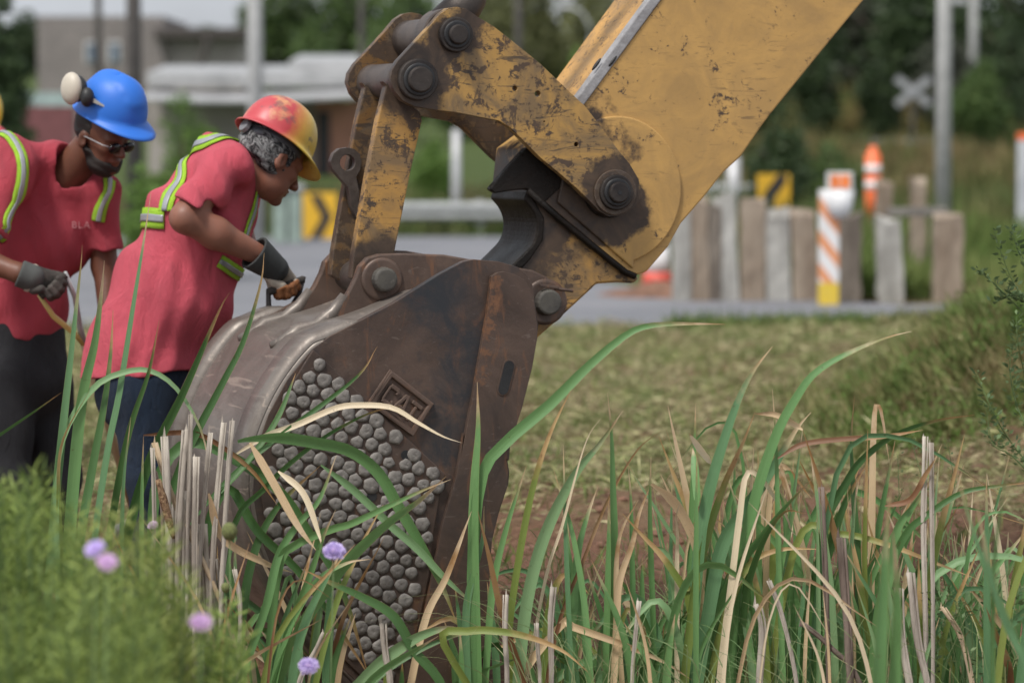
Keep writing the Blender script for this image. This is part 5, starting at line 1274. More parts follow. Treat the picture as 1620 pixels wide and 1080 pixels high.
# ================================================================ REEDS, GRASS, FLOWERS
def reedmat(name, g1, g2, tan, tipstart=.9, edge=.25, trans=.3):
    t = NT(name); uv = t.n.new('ShaderNodeUVMap'); s = t.n.new('ShaderNodeSeparateXYZ'); t.L(uv.outputs[0], s.inputs[0])
    oi = t.n.new('ShaderNodeObjectInfo'); n = t.noise(9, 5, .6); st = t.noise(5, 3, .5, vec=uv.outputs[0], stretch=(55, 1.2, 1))
    col = t.mix(t.ramp(oi.outputs['Random'], 0, 1), g1, g2); col = t.mix(t.ramp(st, .38, .66, 0, .8), col, tuple(min(1, c*1.45) for c in g2))
    a = t.n.new('ShaderNodeMath'); a.operation = 'MULTIPLY_ADD'; t.L(n, a.inputs[0]); a.inputs[1].default_value = .22; t.L(s.outputs[1], a.inputs[2])
    tipm = t.ramp(a.outputs[0], tipstart+.07, tipstart+.16)
    ab = t.n.new('ShaderNodeMath'); ab.operation = 'SUBTRACT'; t.L(s.outputs[0], ab.inputs[0]); ab.inputs[1].default_value = .5
    ab2 = t.n.new('ShaderNodeMath'); ab2.operation = 'ABSOLUTE'; t.L(ab.outputs[0], ab2.inputs[0])
    em = t.math('MULTIPLY', t.ramp(ab2.outputs[0], .45, .5), t.ramp(a.outputs[0], tipstart-edge+.05, tipstart+.08)); 
    amb = t.mix(t.ramp(n, .35, .55), (.36, .20, .08), tan)
    col = t.mix(em, col, (.36, .26, .10)); col = t.mix(tipm, col, amb)
    col = t.mix(t.ramp(t.noise(60, 4, .6, seed=3), .66, .74, 0, .55), col, (.10, .05, .02))
    m = t.fin(col, .42, 0, st, .25, .002, .45)
    tr = t.n.new('ShaderNodeBsdfTranslucent'); t.L(col, tr.inputs[0]); mx = t.n.new('ShaderNodeMixShader'); mx.inputs[0].default_value = trans
    t.L(t.b.outputs[0], mx.inputs[1]); t.L(tr.outputs[0], mx.inputs[2]); t.L(mx.outputs[0], t.out.inputs[0])
    return m
LM = {
 'g': reedmat('reed_green', (.085, .19, .062), (.15, .29, .105), (.55, .42, .26)),
 'd': reedmat('reed_dark_green', (.035, .095, .025), (.075, .16, .048), (.42, .26, .12)),
 'l': reedmat('reed_light_green', (.15, .27, .12), (.21, .34, .16), (.6, .48, .32)),
 'b': reedmat('reed_blue_green', (.07, .16, .07), (.125, .245, .11), (.5, .38, .22)),
 'y': reedmat('reed_yellowing', (.13, .20, .04), (.20, .24, .06), (.55, .38, .18), .75, .3),
 't': reedmat('reed_tan', (.48, .33, .18), (.66, .50, .31), (.66, .50, .32), .7, .3),
 'w': reedmat('reed_straw', (.55, .45, .30), (.68, .57, .40), (.6, .5, .35), .9, .2),
 'r': reedmat('reed_brown', (.13, .06, .03), (.22, .11, .055), (.4, .25, .13), .6, .3),
}
def stalkmat(name, a, b):
    t = NT(name); n = t.noise(6, 5, .6, stretch=(6, 6, .5)); k = t.noise(70, 4, .6, stretch=(3, 3, .4), seed=3)
    col = t.mix(t.ramp(n, .35, .65), a, b); col = t.mix(t.ramp(k, .55, .75, 0, .5), col, tuple(c*.5 for c in a)); return t.fin(col, .8, 0, k, .5, .004, .3)
M_STALK = stalkmat('dead_stalk_grey', (.25, .215, .18), (.50, .45, .38)); M_STALKT = stalkmat('dead_stalk_tan', (.36, .27, .17), (.55, .44, .31)); M_STALKD = stalkmat('dead_stalk_dark', (.10, .075, .06), (.22, .17, .14))
def zroot(Y): return terrain(0, Y)-.03
def leaf(parent, pts, w, kind, Y=9.55, dY=0.0, root=True, seg=26, face=None, taper=.0, seed=None):
    """long strap leaf; pts run base -> tip in photo pixels at distance Y, w = width there in photo pixels"""
    rs = random.Random(seed if seed is not None else int(pts[0][0]*13+pts[-1][1]*7+w)); n0 = len(pts)
    P = [at(px, py, Y+dY*(i/(n0-1)-.3)) for i, (px, py) in enumerate(pts)]
    rooted = root and pts[0][1] > 855
    if rooted:
        y0 = P[0].y; z0 = zroot(y0); d = (P[0]-P[1]); k = min(.25, abs(d.x/(abs(d.z)+1e-3)))*(1 if d.x > 0 else -1)
        drop = P[0].z-z0
        if drop > .04: P.insert(0, Vector((P[0].x+k*drop*.7, y0+rs.uniform(-.05, .05), z0)))
    Q = catmull(P, seg); W = 1.02*w*Y/FPX; fa = R(rs.uniform(-35, 35)) if face is None else R(face); tw = R(rs.uniform(-50, 50)); W = W/max(.6, math.cos(fa))
    vs, fs, uv = [], [], []
    view = Vector((0, -1, 0)); L = [0]
    for i in range(seg): L.append(L[-1]+(Q[i+1]-Q[i]).length)
    for i, p in enumerate(Q):
        t_ = (Q[min(i+1, seg)]-Q[max(i-1, 0)]).normalized(); b = t_.cross(view); b = b.normalized() if b.length > 1e-4 else Vector((1, 0, 0))
        n = b.cross(t_).normalized(); v = L[i]/L[-1]; a = fa+tw*(v-.5)
        bb = b*math.cos(a)+n*math.sin(a); nn = n*math.cos(a)-b*math.sin(a)
        tip = 1-max(0, (v-.55)/.45)**2.0; ww = W*max(.04, tip)*((.8+.2*min(1, v*4)) if rooted else min(1, .25+v*5))/2
        fold = .28
        for s, o in ((-1, fold), (-.5, fold*.35), (0, 0), (.5, fold*.35), (1, fold)):
            vs.append(p+bb*(ww*s)+nn*(ww*o)); uv.append((.5+s*.5, v))
    for i in range(seg):
        for k in range(4): q = i*5+k; fs.append((q, q+1, q+6, q+5))
    return link('leaf', mesh(vs, fs, uv), LM[kind], parent, True)
def plant(name, px, Y, label, cat='reed plant', group=None):
    x = at(px, 900, Y).x; return empty(name, (x, Y, terrain(x, Y)), label, cat, group)
def leaves(root, specs, Y=9.55):
    for s in specs:
        pts, w, k = s[:3]; y = s[3] if len(s) > 3 else Y; leaf(root, pts, w, k, y, dY=random.Random(int(pts[0][0])).uniform(-.15, .15))
def extras(root, x0, x1, n, ymin, ymax, Y, seed, kinds='gggggdbbbllyt', w=(6, 15), lean=1.0):
    """more leaves of the same clump, rooted between photo columns x0 and x1"""
    rs = random.Random(seed)
    for i in range(n):
        bx_ = rs.uniform(x0, x1); top = rs.uniform(ymin, ymax); k = rs.choice(kinds); y = Y+rs.uniform(-.25, .35); dx = rs.gauss(0, 70)*lean
        m = (bx_+dx*.25, 1130-(1130-top)*.5); tip = (bx_+dx, top)
        pts = [(bx_, 1130), m, tip]
        if rs.random() < .13: pts = [(bx_, 1130), (bx_+dx*.3, top+60), (bx_+dx*.9, top), (bx_+dx*1.9, top+rs.uniform(20, 120))]
        leaf(root, pts, rs.uniform(*w), k, y, seed=seed*100+i, seg=14)
# -- left blades in front of the workers
p = plant('reed', 120, 9.5, 'tall narrow pointed blades in front of the left worker')
leaves(p, [([(80, 880), (95, 720), (115, 540), (128, 420), (130, 388)], 13, 'b'), ([(108, 880), (127, 650), (150, 540), (162, 446), (165, 412)], 19, 'g'), ([(125, 880), (143, 760), (165, 640), (175, 560), (179, 490)], 14, 'd'),
 ([(92, 900), (90, 760), (105, 680), (150, 612), (200, 588), (242, 588), (282, 618), (318, 680), (332, 745)], 10, 'l'), ([(96, 860), (92, 790), (98, 700), (140, 620)], 7, 'y')])
p = plant('reed', 190, 9.55, 'group of four upright blades in front of the red shirt of the nearer worker')
leaves(p, [([(145, 900), (170, 720), (190, 620), (212, 480), (228, 380), (239, 305)], 11, 'b'), ([(165, 900), (200, 700), (235, 590), (252, 506)], 11, 'd'), ([(190, 900), (232, 740), (290, 620), (345, 495), (363, 463)], 15, 'd'), ([(240, 900), (285, 740), (350, 610), (385, 540), (412, 450), (418, 400)], 13, 'd'),
 ([(192, 880), (196, 760), (207, 660)], 8, 'b')])
p = plant('reed', 60, 9.0, 'single thin blade slanting low across the dark trousers'); leaf(p, [(-160, 780), (-40, 712), (40, 660), (98, 620)], 5, 'd', 9.3, root=False)
# -- blades over the left part of the bucket
p = plant('reed', 330, 9.45, 'tangled blades bending right across the lower bucket studs')
leaves(p, [([(226, 980), (224, 860), (225, 760), (227, 690)], 9, 'g'), ([(227, 688), (300, 684), (345, 702), (400, 745), (440, 800)], 8, 'r'),
 ([(240, 900), (250, 760), (300, 700), (370, 725), (440, 775), (482, 832), (540, 930), (585, 1075)], 17, 'd'),
 ([(300, 1000), (330, 830), (363, 772), (407, 839), (481, 913), (560, 1030), (590, 1080)], 15, 'd'),
 ([(376, 698), (395, 694), (445, 691), (500, 699), (555, 712), (600, 747), (630, 798), (659, 847), (685, 895), (704, 935), (722, 984)], 19, 'g'),
 ([(380, 1000), (400, 880), (440, 800), (508, 735)], 14, 'd'), ([(508, 735), (560, 775), (620, 832), (659, 866), (707, 917), (755, 960)], 13, 'l'),
 ([(300, 830), (360, 760), (430, 700), (560, 600), (597, 548)], 8, 'd'), ([(360, 860), (420, 770), (500, 700), (580, 655), (640, 640)], 9, 'd'), ([(350, 780), (400, 720), (440, 660), (468, 590)], 9, 'd'),
 ([(370, 720), (420, 690), (470, 672), (530, 646), (570, 641), (620, 645), (660, 668), (700, 690), (730, 700)], 9, 'w')])
p = plant('reed', 470, 9.4, 'broad light green blades rising right over the bucket studs')
leaves(p, [([(420, 1090), (440, 900), (470, 860), (526, 836), (555, 828), (611, 802), (667, 776), (713, 758)], 13, 'g'),
 ([(430, 1100), (470, 1000), (522, 921), (555, 880), (611, 828), (663, 791), (706, 753)], 18, 'g'),
 ([(500, 1080), (530, 960), (563, 880), (581, 843), (606, 798)], 10, 'y'), ([(430, 1100), (455, 1000), (500, 921), (548, 891), (585, 884)], 12, 'g'),
 ([(440, 1080), (455, 1000), (485, 925), (511, 850), (531, 806)], 12, 'g'), ([(380, 1080), (420, 960), (440, 880), (470, 830), (505, 790), (532, 720)], 13, 'g'), ([(395, 700), (430, 760), (470, 830), (500, 870)], 12, 't'), ([(440, 745), (480, 780), (505, 845), (508, 860)], 10, 'w'),
 ([(330, 780), (352, 850), (420, 890), (462, 905)], 12, 't')], 9.4)
p = plant('reed', 600, 9.35, 'light green blade arching low in front of the bucket foot')
leaves(p, [([(540, 1120), (574, 1076), (611, 1040), (659, 1008), (704, 993), (742, 996)], 20, 'l'), ([(700, 1090), (655, 1030), (622, 975), (574, 945), (522, 921), (480, 900)], 14, 'd'), ([(760, 1120), (700, 1010), (740, 998), (778, 997), (833, 1006), (889, 1028), (930, 1062)], 12, 'y'), ([(560, 1120), (600, 1070), (660, 1030), (720, 1005), (770, 998)], 9, 'd')], 9.35)
p = plant('reed', 660, 9.5, 'straight dry tan blade leaning against the side cutter')
leaves(p, [([(648, 1090), (674, 976), (707, 910), (746, 808)], 12, 't'), ([(830, 1080), (796, 976), (774, 880), (756, 808)], 10, 'r')], 9.5)
p = plant('reed', 755, 9.5, 'tall straight green blade standing before the side cutter with one long arching leaf')
leaves(p, [([(756, 1110), (752, 950), (750, 850), (752, 760), (757, 680), (755, 604)], 17, 'g'), ([(756, 1110), (748, 900), (762, 755), (800, 700), (870, 640), (930, 580), (990, 530), (1030, 515), (1090, 512), (1147, 513)], 18, 'g'), ([(740, 1100), (738, 960), (762, 860), (766, 800)], 12, 'b')])
# -- right side
p = plant('reed', 850, 9.5, 'wide pale leaf leaning right, right of the bucket')
leaves(p, [([(818, 1100), (832, 960), (860, 850), (907, 754), (950, 700), (985, 650)], 19, 'l'), ([(812, 1080), (806, 1000), (822, 880), (844, 769), (870, 687), (904, 615)], 11, 'y'), ([(770, 1050), (780, 930), (800, 839), (833, 736)], 11, 'g'),
 ([(860, 930), (890, 830), (926, 702), (953, 658)], 5, 'w'), ([(905, 1100), (897, 900), (893, 770), (891, 702)], 8, 'b'), ([(935, 1090), (925, 960), (907, 850), (889, 787), (876, 743)], 10, 'g')])
p = plant('reed', 950, 9.6, 'cluster of short stiff upright blades in front of the dirt bank')
leaves(p, [([(965, 1100), (971, 880), (969, 769), (967, 687), (961, 621)], 12, 'g'), ([(880, 1000), (925, 880), (962, 790), (1007, 713), (1048, 680)], 6, 'r'), ([(1037, 1100), (1030, 900), (1028, 802), (1030, 721)], 9, 'g'), ([(1003, 1100), (1000, 920), (998, 795), (994, 739)], 9, 'g'),
 ([(900, 1090), (908, 940), (915, 869), (930, 813), (946, 769)], 13, 'g'), ([(935, 1090), (922, 980), (900, 880), (898, 806)], 12, 'g'), ([(958, 1100), (963, 880), (963, 784)], 10, 'g'), ([(985, 1100), (975, 950), (980, 850), (1010, 790)], 9, 't')], 9.6)
p = plant('reed', 1050, 9.5, 'pair of tan dry leaves arching over in front of the dirt bank')
leaves(p, [([(975, 990), (980, 920), (1000, 860), (1011, 813), (1030, 765)], 11, 't'), ([(1030, 765), (1055, 782), (1076, 806), (1098, 850), (1116, 912), (1137, 961), (1164, 1020)], 14, 't'), ([(1071, 905), (1072, 850), (1070, 815), (1078, 790)], 8, 'w'),
 ([(820, 1080), (890, 986), (907, 991), (981, 1017), (1048, 1045), (1095, 1075)], 12, 't'), ([(1090, 950), (1082, 930), (1048, 880), (1015, 845), (985, 812)], 13, 'y')])
p = plant('reed', 1130, 9.5, 'tall fan of broad dark blue green blades right of centre')
leaves(p, [([(1088, 1110), (1107, 870), (1115, 813), (1133, 739), (1163, 647), (1189, 591), (1222, 548)], 18, 'b'), ([(1150, 1110), (1165, 930), (1195, 790), (1228, 690), (1260, 630), (1290, 590), (1340, 560), (1400, 535), (1442, 524)], 16, 'g'),
 ([(1100, 1090), (1125, 940), (1144, 858), (1181, 802), (1218, 747), (1259, 680), (1283, 652)], 22, 'b'), ([(1110, 1100), (1130, 980), (1165, 900), (1207, 843), (1244, 798), (1287, 755)], 16, 'g'), ([(1086, 1040), (1105, 900), (1140, 780), (1175, 700), (1195, 650)], 14, 'y'), ([(1140, 1060), (1160, 900), (1170, 820), (1181, 750), (1204, 757), (1228, 791), (1246, 821), (1252, 839), (1270, 855)], 10, 'w'),
 ([(1240, 1100), (1232, 900), (1228, 720), (1222, 615)], 9, 'g'), ([(1105, 800), (1100, 745), (1096, 708)], 12, 'g'), ([(1125, 733), (1108, 712), (1090, 685)], 10, 'w'), ([(1170, 1100), (1178, 950), (1205, 860), (1240, 810), (1275, 812)], 12, 'd'), ([(1120, 1100), (1140, 1000), (1180, 900), (1230, 870), (1300, 868)], 12, 'y')])
p = plant('reed', 1340, 9.5, 'crossing dark green blades with a folded dark dead leaf')
leaves(p, [([(1368, 1100), (1360, 980), (1338, 900), (1319, 835), (1296, 758), (1270, 680)], 12, 'r'), ([(1270, 680), (1259, 673), (1228, 656), (1193, 654)], 9, 't'), ([(1362, 1100), (1356, 900), (1348, 760), (1346, 690), (1352, 626)], 13, 'd'), ([(1375, 1100), (1368, 900), (1370, 780), (1373, 678)], 8, 'y'),
 ([(1270, 1100), (1279, 969), (1311, 869), (1337, 795), (1370, 736)], 18, 'd'), ([(1282, 1080), (1298, 1006), (1331, 947)], 14, 'g'), ([(1290, 1050), (1300, 850), (1340, 760), (1370, 720), (1420, 685), (1480, 665), (1542, 656)], 14, 'd'), ([(1230, 725), (1270, 703), (1330, 695), (1400, 690), (1460, 680)], 8, 'r'),
 ([(1260, 860), (1330, 845), (1400, 860), (1480, 890), (1545, 915)], 11, 'y')], 9.55)
p = plant('reed', 1450, 9.3, 'stout green blades at the right with a reddish dead leaf beside them')
leaves(p, [([(1380, 1110), (1390, 976), (1412, 887), (1420, 835), (1446, 798), (1482, 745)], 19, 'g'), ([(1400, 800), (1440, 790), (1465, 750), (1480, 725)], 8, 'r'), ([(1390, 1000), (1410, 900), (1435, 843), (1464, 817), (1520, 780), (1575, 769), (1640, 762)], 11, 'd'), ([(1600, 1110), (1595, 1050), (1575, 1000), (1560, 960)], 12, 'r')], 9.4)
p = plant('reed', 1400, 7.6, 'two broad out of focus light green blades at the lower right'); leaves(p, [([(1388, 1110), (1396, 960), (1402, 840), (1410, 770)], 22, 'g'), ([(1416, 1110), (1420, 980), (1418, 900), (1412, 835)], 20, 'g')], 7.6)
p = plant('reed', 1600, 7.4, 'long out of focus blades leaning left at the right edge'); leaves(p, [([(1700, 1180), (1620, 1045), (1575, 940), (1540, 770)], 14, 'b'), ([(1640, 1120), (1600, 1000), (1560, 900), (1525, 790), (1510, 720)], 12, 'b'), ([(1570, 1100), (1572, 900), (1590, 760), (1602, 690)], 8, 'g')], 7.4)
# -- denser filler clumps
labs = [(395, 520, 16, 880, 1020, 9.7, 'mixed dry and green blades at the foot of the grey dead stalks'), (520, 690, 6, 960, 1050, 9.35, 'short blades under the lowest bucket studs'), (700, 860, 12, 900, 1040, 9.7, 'blades growing at the foot of the side cutter'),
 (860, 990, 24, 890, 1030, 9.8, 'dense upright blades under the dirt bank'), (990, 1110, 26, 860, 1010, 9.7, 'dense blades left of the tall blue green fan'), (1110, 1240, 34, 700, 960, 9.8, 'dense blades inside the tall fan'),
 (1240, 1370, 32, 720, 980, 9.7, 'dense blades around the folded dead leaf'), (1370, 1500, 30, 780, 1000, 9.6, 'dense blades around the stout green blades'), (1500, 1640, 26, 800, 1000, 9.8, 'dense blades below the leafy weed at the right edge'), (210, 395, 26, 820, 1000, 9.7, 'blades among the grey dead stalks')]
for i, (x0, x1, n, a, b, Y, lab) in enumerate(labs):
    p = plant('reed', (x0+x1)/2, Y, lab); extras(p, x0, x1, n, a, b, Y, 50+i, w=(6, 14))
for i, (x0, x1, n, a, b, Y, lab) in enumerate([(850, 1060, 16, 880, 1010, 9.9, 'thin straight blades behind the short upright ones'), (1060, 1300, 30, 660, 940, 9.95, 'thin straight blades behind the tall fan'), (1300, 1630, 34, 700, 960, 9.95, 'thin straight blades behind the twin stalks and the weed')]):
    p = plant('reed', (x0+x1)/2, Y, lab); extras(p, x0, x1, n, a, b, Y, 80+i, kinds='gggllbdw', w=(4, 9), lean=.7)
for i, (x0, x1, n, a, b, Y, lab) in enumerate([(1080, 1280, 13, 620, 850, 9.6, 'broad leaning leaves in the heart of the tall fan'), (1280, 1460, 12, 640, 860, 9.65, 'broad leaves right of the folded dead leaf'), (1460, 1640, 11, 740, 920, 9.5, 'broad leaves at the lower right corner'), (400, 500, 6, 840, 960, 9.4, 'broad leaves at the lower left corner of the bucket')]):
    p = plant('reed', (x0+x1)/2, Y, lab); extras(p, x0, x1, n, a, b, Y, 90+i, kinds='ggbblty', w=(9, 15), lean=1.2)
p = plant('reed', 1200, 9.35, 'thin dry straw coloured leaves crossing in front of the fan'); extras(p, 1000, 1500, 11, 760, 960, 9.3, 131, kinds='twwt', w=(3, 7), lean=1.0)
p = plant('reed', 430, 9.35, 'thin dry leaves crossing in front of the lower studs'); extras(p, 330, 520, 12, 800, 980, 9.3, 132, kinds='twtr', w=(4, 8), lean=1.4)
# -- dead stalks
def stalk(pts, w, m, label, Y=9.4, dY=0, flat=.35):
    P = [at(px, py, Y) for px, py in pts]; z0 = zroot(Y)
    if P[0].z > z0+.03: P.insert(0, Vector((P[0].x+(P[0].x-P[1].x)*.3, Y, z0)))
    mb = MB(); rs = random.Random(int(pts[0][0]*3)); Q = catmull(P, 12); r_ = w*Y/FPX/2
    mb.tube(Q, [r_*(1.1-.2*i/12)*rs.uniform(.82, 1.12) for i in range(13)], 6)
    o1 = Vector((r_*rs.choice((-1, 1))*.8, -r_*.3, 0)); k0 = rs.randint(3, 8); mb.tube([q+o1*(1+.35*(j-k0)/4) for j, q in enumerate(Q) if j >= k0-2], [r_*.35*rs.uniform(.7, 1.2) for j in range(len(Q)) if j >= k0-2], 5)
    # torn top
    t_ = Q[-1]; mb.add([t_+Vector((-r_*.9, 0, -.01)), t_+Vector((r_*.2, -r_*.4, -.01)), t_+Vector((-r_*.3, 0, r_*rs.uniform(1, 3)))], [(0, 1, 2)])
    return tag(mb.build('dead_stalk', m, smooth=True), label, 'stalk', 'dead reed stalks')
for pts, w, m, lab in [
 ([(272, 1010), (268, 850), (262, 690)], 12, M_STALK, 'leftmost broad grey dead stalk of the bundle left of the bucket'), ([(276, 1010), (284, 820), (297, 680)], 13, M_STALK, 'tallest pale dead stalk leaning right in the bundle'),
 ([(296, 900), (300, 760), (303, 655)], 7, M_STALK, 'thin pale dead stalk with the highest tip in the bundle'), ([(312, 1000), (318, 850), (332, 684)], 8, M_STALK, 'slender grey dead stalk leaning right beside the bundle'),
 ([(308, 1000), (307, 860), (309, 722)], 10, M_STALK, 'short grey dead stalk in the middle of the bundle'), ([(333, 980), (340, 820), (353, 668)], 9, M_STALK, 'grey dead stalk second from the right of the bundle'), ([(350, 950), (358, 800), (369, 665)], 8, M_STALK, 'rightmost grey dead stalk of the bundle'),
 ([(392, 1090), (352, 960), (320, 885), (275, 790), (246, 700)], 9, M_STALKT, 'long tan dead stalk lying diagonally across the bundle'), ([(230, 960), (243, 850), (240, 708)], 6, M_STALK, 'thin dead stalk at the left of the bundle'),
 ([(258, 900), (256, 800), (244, 745)], 7, M_STALKD, 'dark dead stalk behind the brown seed head'), ([(286, 1020), (290, 900), (288, 790)], 14, M_STALK, 'thick dead stalk at the foot of the bundle'), ([(376, 1090), (381, 960), (372, 900)], 7, M_STALK, 'thin dead stalk under the diagonal one'),
 ([(618, 1090), (608, 1030), (604, 985)], 10, M_STALK, 'grey stub in front of the bucket foot'), ([(872, 1060), (870, 990), (874, 928)], 9, M_STALK, 'grey cut stub right of the bucket foot'), ([(855, 1080), (852, 1030), (850, 985)], 6, M_STALK, 'small grey stub beside the cut stub'),
 ([(803, 1080), (800, 1000), (802, 940)], 8, M_STALK, 'pale stub at the foot of the side cutter'), ([(1312, 1090), (1308, 930), (1301, 770)], 8, M_STALKD, 'grey dead stalk behind the folded dark leaf'), ([(1345, 1090), (1340, 1000), (1328, 850)], 13, M_STALKD, 'broad grey dead stalk beside the folded dark leaf'),
 ([(1464, 1000), (1460, 840), (1462, 690)], 8, M_STALK, 'left one of the twin grey dead stalks at the right'), ([(1476, 1000), (1474, 850), (1472, 700)], 7, M_STALK, 'right one of the twin grey dead stalks at the right'),
 ([(1262, 1090), (1240, 980), (1218, 918)], 7, M_STALK, 'thin pale dead stalk leaning left below the fan'), ([(1200, 1090), (1205, 1000), (1196, 955)], 11, M_STALK, 'broad pale dead stalk below the fan'),
 ([(1440, 1100), (1425, 1010), (1420, 930)], 12, M_STALK, 'pale dead stalk behind the blurred broad blades'), ([(1470, 1100), (1452, 1020), (1438, 905)], 12, M_STALK, 'pale dead stalk leaning left at the lower right'), ([(1360, 1080), (1310, 1020), (1268, 985)], 9, M_STALKD, 'dark broken stalk lying low at the lower right'),
 ([(1540, 1100), (1520, 1010), (1490, 960)], 8, M_STALKT, 'tan bent stalk near the right edge'), ([(1000, 1080), (1004, 1010), (1010, 950)], 7, M_STALK, 'small grey stub among the upright blades'), ([(470, 1090), (498, 1030), (512, 1000)], 9, M_STALK, 'pale broken stub leaning right under the studs')]:
    stalk(pts, w, m, lab, Y=9.35+.01*(w % 5))
rs = random.Random(8)
for k, nm in enumerate(['short', 'split', 'thin', 'bent', 'broken', 'tall', 'pale', 'rough', 'ragged', 'narrow', 'leaning', 'weathered']):
    bx_ = 250+k*9+rs.uniform(-3, 3); tp = rs.uniform(760, 900); dx = rs.uniform(-18, 22)
    stalk([(bx_, 1050), (bx_+dx*.4, (1050+tp)/2), (bx_+dx, tp)], rs.uniform(7, 12), M_STALK, 'low ragged dead stalk crowded in the foot of the grey bundle', Y=9.45)['group'] = 'low stalks in the foot of the bundle'
def seedmat():
    t = NT('fuzzy_seed'); n = t.noise(90, 5, .7); return t.fin(t.mix(t.ramp(n, .4, .6), (.10, .05, .03), (.36, .24, .14)), .95, 0, n, 1, .01, .1)
M_SEED = seedmat()
p0, p1 = at(250, 758, 9.3), at(275, 852, 9.3)
mb = MB(); n = 14; Q = [p0.lerp(p1, i/n) for i in range(n+1)]; rs = random.Random(2)
mb.tube(Q, [.004+.0085*math.sin(math.pi*min(1, (i+.5)/n))**.4*rs.uniform(.8, 1.15) for i in range(n+1)], 10)
tag(mb.build('seed_head', M_SEED, smooth=True), 'brown fuzzy cattail seed head hanging beside the grey stalks', 'seed head')

# -- flowers
M_PET = [leafmat('lilac_petal', (.50, .40, .72), (.78, .68, .90), .3), leafmat('pink_petal', (.62, .42, .66), (.85, .66, .85), .3)]; M_STEM = simple('green_stem', (.10, .16, .05), .6); M_BUD = simple('green_bud', (.16, .18, .06), .8, 0, .4, 120, .8)
def flower(px, py, w, Y, k, label):
    c = at(px, py, Y); s = .72*w*Y/FPX; x = c.x; z0 = terrain(x, Y); root = empty('scabious_flower', (x, Y, z0), label, 'flower', 'lilac flowers')
    mb = MB(); mb.tube([(x+.02, Y, z0), (x-.012, Y, (z0+c.z)/2), (c.x, Y, c.z-.004)], .0016, 6); mb.build('stem', M_STEM, root, True)
    rng = np.random.default_rng(int(px)); n = 320; V, Fc = [], []
    U = Vector((rng.normal()*.15, -.62, .78)).normalized(); X = Vector((1, 0, 0)); X = (X-U*X.dot(U)).normalized(); Z = U.cross(X)
    for i in range(n):
        a = i*2.399; rr = math.sqrt((i+.5)/n); rad_ = X*math.cos(a)+Z*math.sin(a); q = c+rad_*(rr*s*.40)+U*(s*.20*math.sqrt(max(0, 1-rr*rr)))
        d = (rad_*(rr*1.1+.1)+U*(.9-.7*rr)+Vector(rng.normal(size=3))*.25).normalized(); sd = d.cross(U+Vector(rng.normal(size=3))*.6).normalized(); l = s*(.07+.10*rr)*rng.uniform(.7, 1.3); b = len(V)
        V += [q-sd*l*.25, q+sd*l*.25, q+d*l+sd*l*.45, q+d*l-sd*l*.45]; Fc.append((b, b+1, b+2, b+3))
    me = mesh(V, Fc); at_ = me.attributes.new('rnd', 'FLOAT', 'FACE'); at_.data.foreach_set('value', rng.random(n).astype(F32)); link('petals', me, M_PET[k], root)
    mb = MB(); mb.ball(c, (s*.34, s*.30, s*.22)); mb.build('flower_disc', simple('disc_pink', (.55, .42, .62), .8), root, True)
for px, py, w, Y, k, lab in [(151, 869, 42, 6.0, 0, 'lilac flower head, the higher of two touching ones at the left'), (169, 890, 42, 5.9, 1, 'pink flower head just below the higher lilac one at the left'), (242, 831, 22, 8.6, 1, 'small pale flower seen edge on beside the seed head'),
    (528, 873, 46, 8.2, 0, 'lilac flower head in front of the bucket studs'), (318, 985, 44, 6.0, 1, 'pale pink flower head below the grey dead stalks'), (488, 1054, 42, 8.0, 0, 'purple flower head at the bottom under the bucket')]: flower(px, py, w, Y, k, lab)
for px, py, w, Y, lab in [(205, 880, 26, 7.3, 'round green seed bud at the left'), (363, 840, 26, 8.3, 'round green seed bud right of the grey stalks'), (259, 876, 17, 8.5, 'small brownish bud below the cattail seed head'), (357, 929, 15, 8.6, 'small reddish bud below the green one')]:
    c = at(px, py, Y); s = w*Y/FPX/2; root = empty('flower_bud', (c.x, Y, terrain(c.x, Y)), lab, 'flower bud')
    mb = MB(); mb.ball(c, (s, s, s*1.15)); mb.build('bud', M_BUD, root, True); mb = MB(); mb.tube([(c.x+.01, Y, terrain(c.x, Y)), (c.x, Y, c.z)], .0016, 6); mb.build('stem', M_STEM, root, True)

# -- blurred feathery shrubs in the lower left foreground
FE = leafmat('feathery_green', (.08, .145, .025), (.46, .58, .16), .35)
FE2 = leafmat('feathery_yellow', (.11, .16, .03), (.48, .54, .17), .35)
def needles(C, D, length, width, rng):
    n = len(C); e = rng.normal(size=(n, 3)); e -= (e*D).sum(1)[:, None]*D; e /= np.linalg.norm(e, axis=1)[:, None]; l = length*(.6+.8*rng.random(n))[:, None]
    V = np.stack([C-e*width, C+D*l*.5-e*width*1.3, C+D*l, C+D*l*.5+e*width*1.3], 1).reshape(-1, 3)
    me = bpy.data.meshes.new('m'); me.vertices.add(4*n); me.vertices.foreach_set('co', V.astype(F32).ravel()); me.loops.add(4*n); me.loops.foreach_set('vertex_index', np.arange(4*n, dtype=np.int32))
    me.polygons.add(n); me.polygons.foreach_set('loop_start', np.arange(0, 4*n, 4, dtype=np.int32)); me.polygons.foreach_set('loop_total', np.full(n, 4, dtype=np.int32)); me.update(calc_edges=True)
    a = me.attributes.new('rnd', 'FLOAT', 'FACE'); a.data.foreach_set('value', rng.random(n).astype(F32)); return me
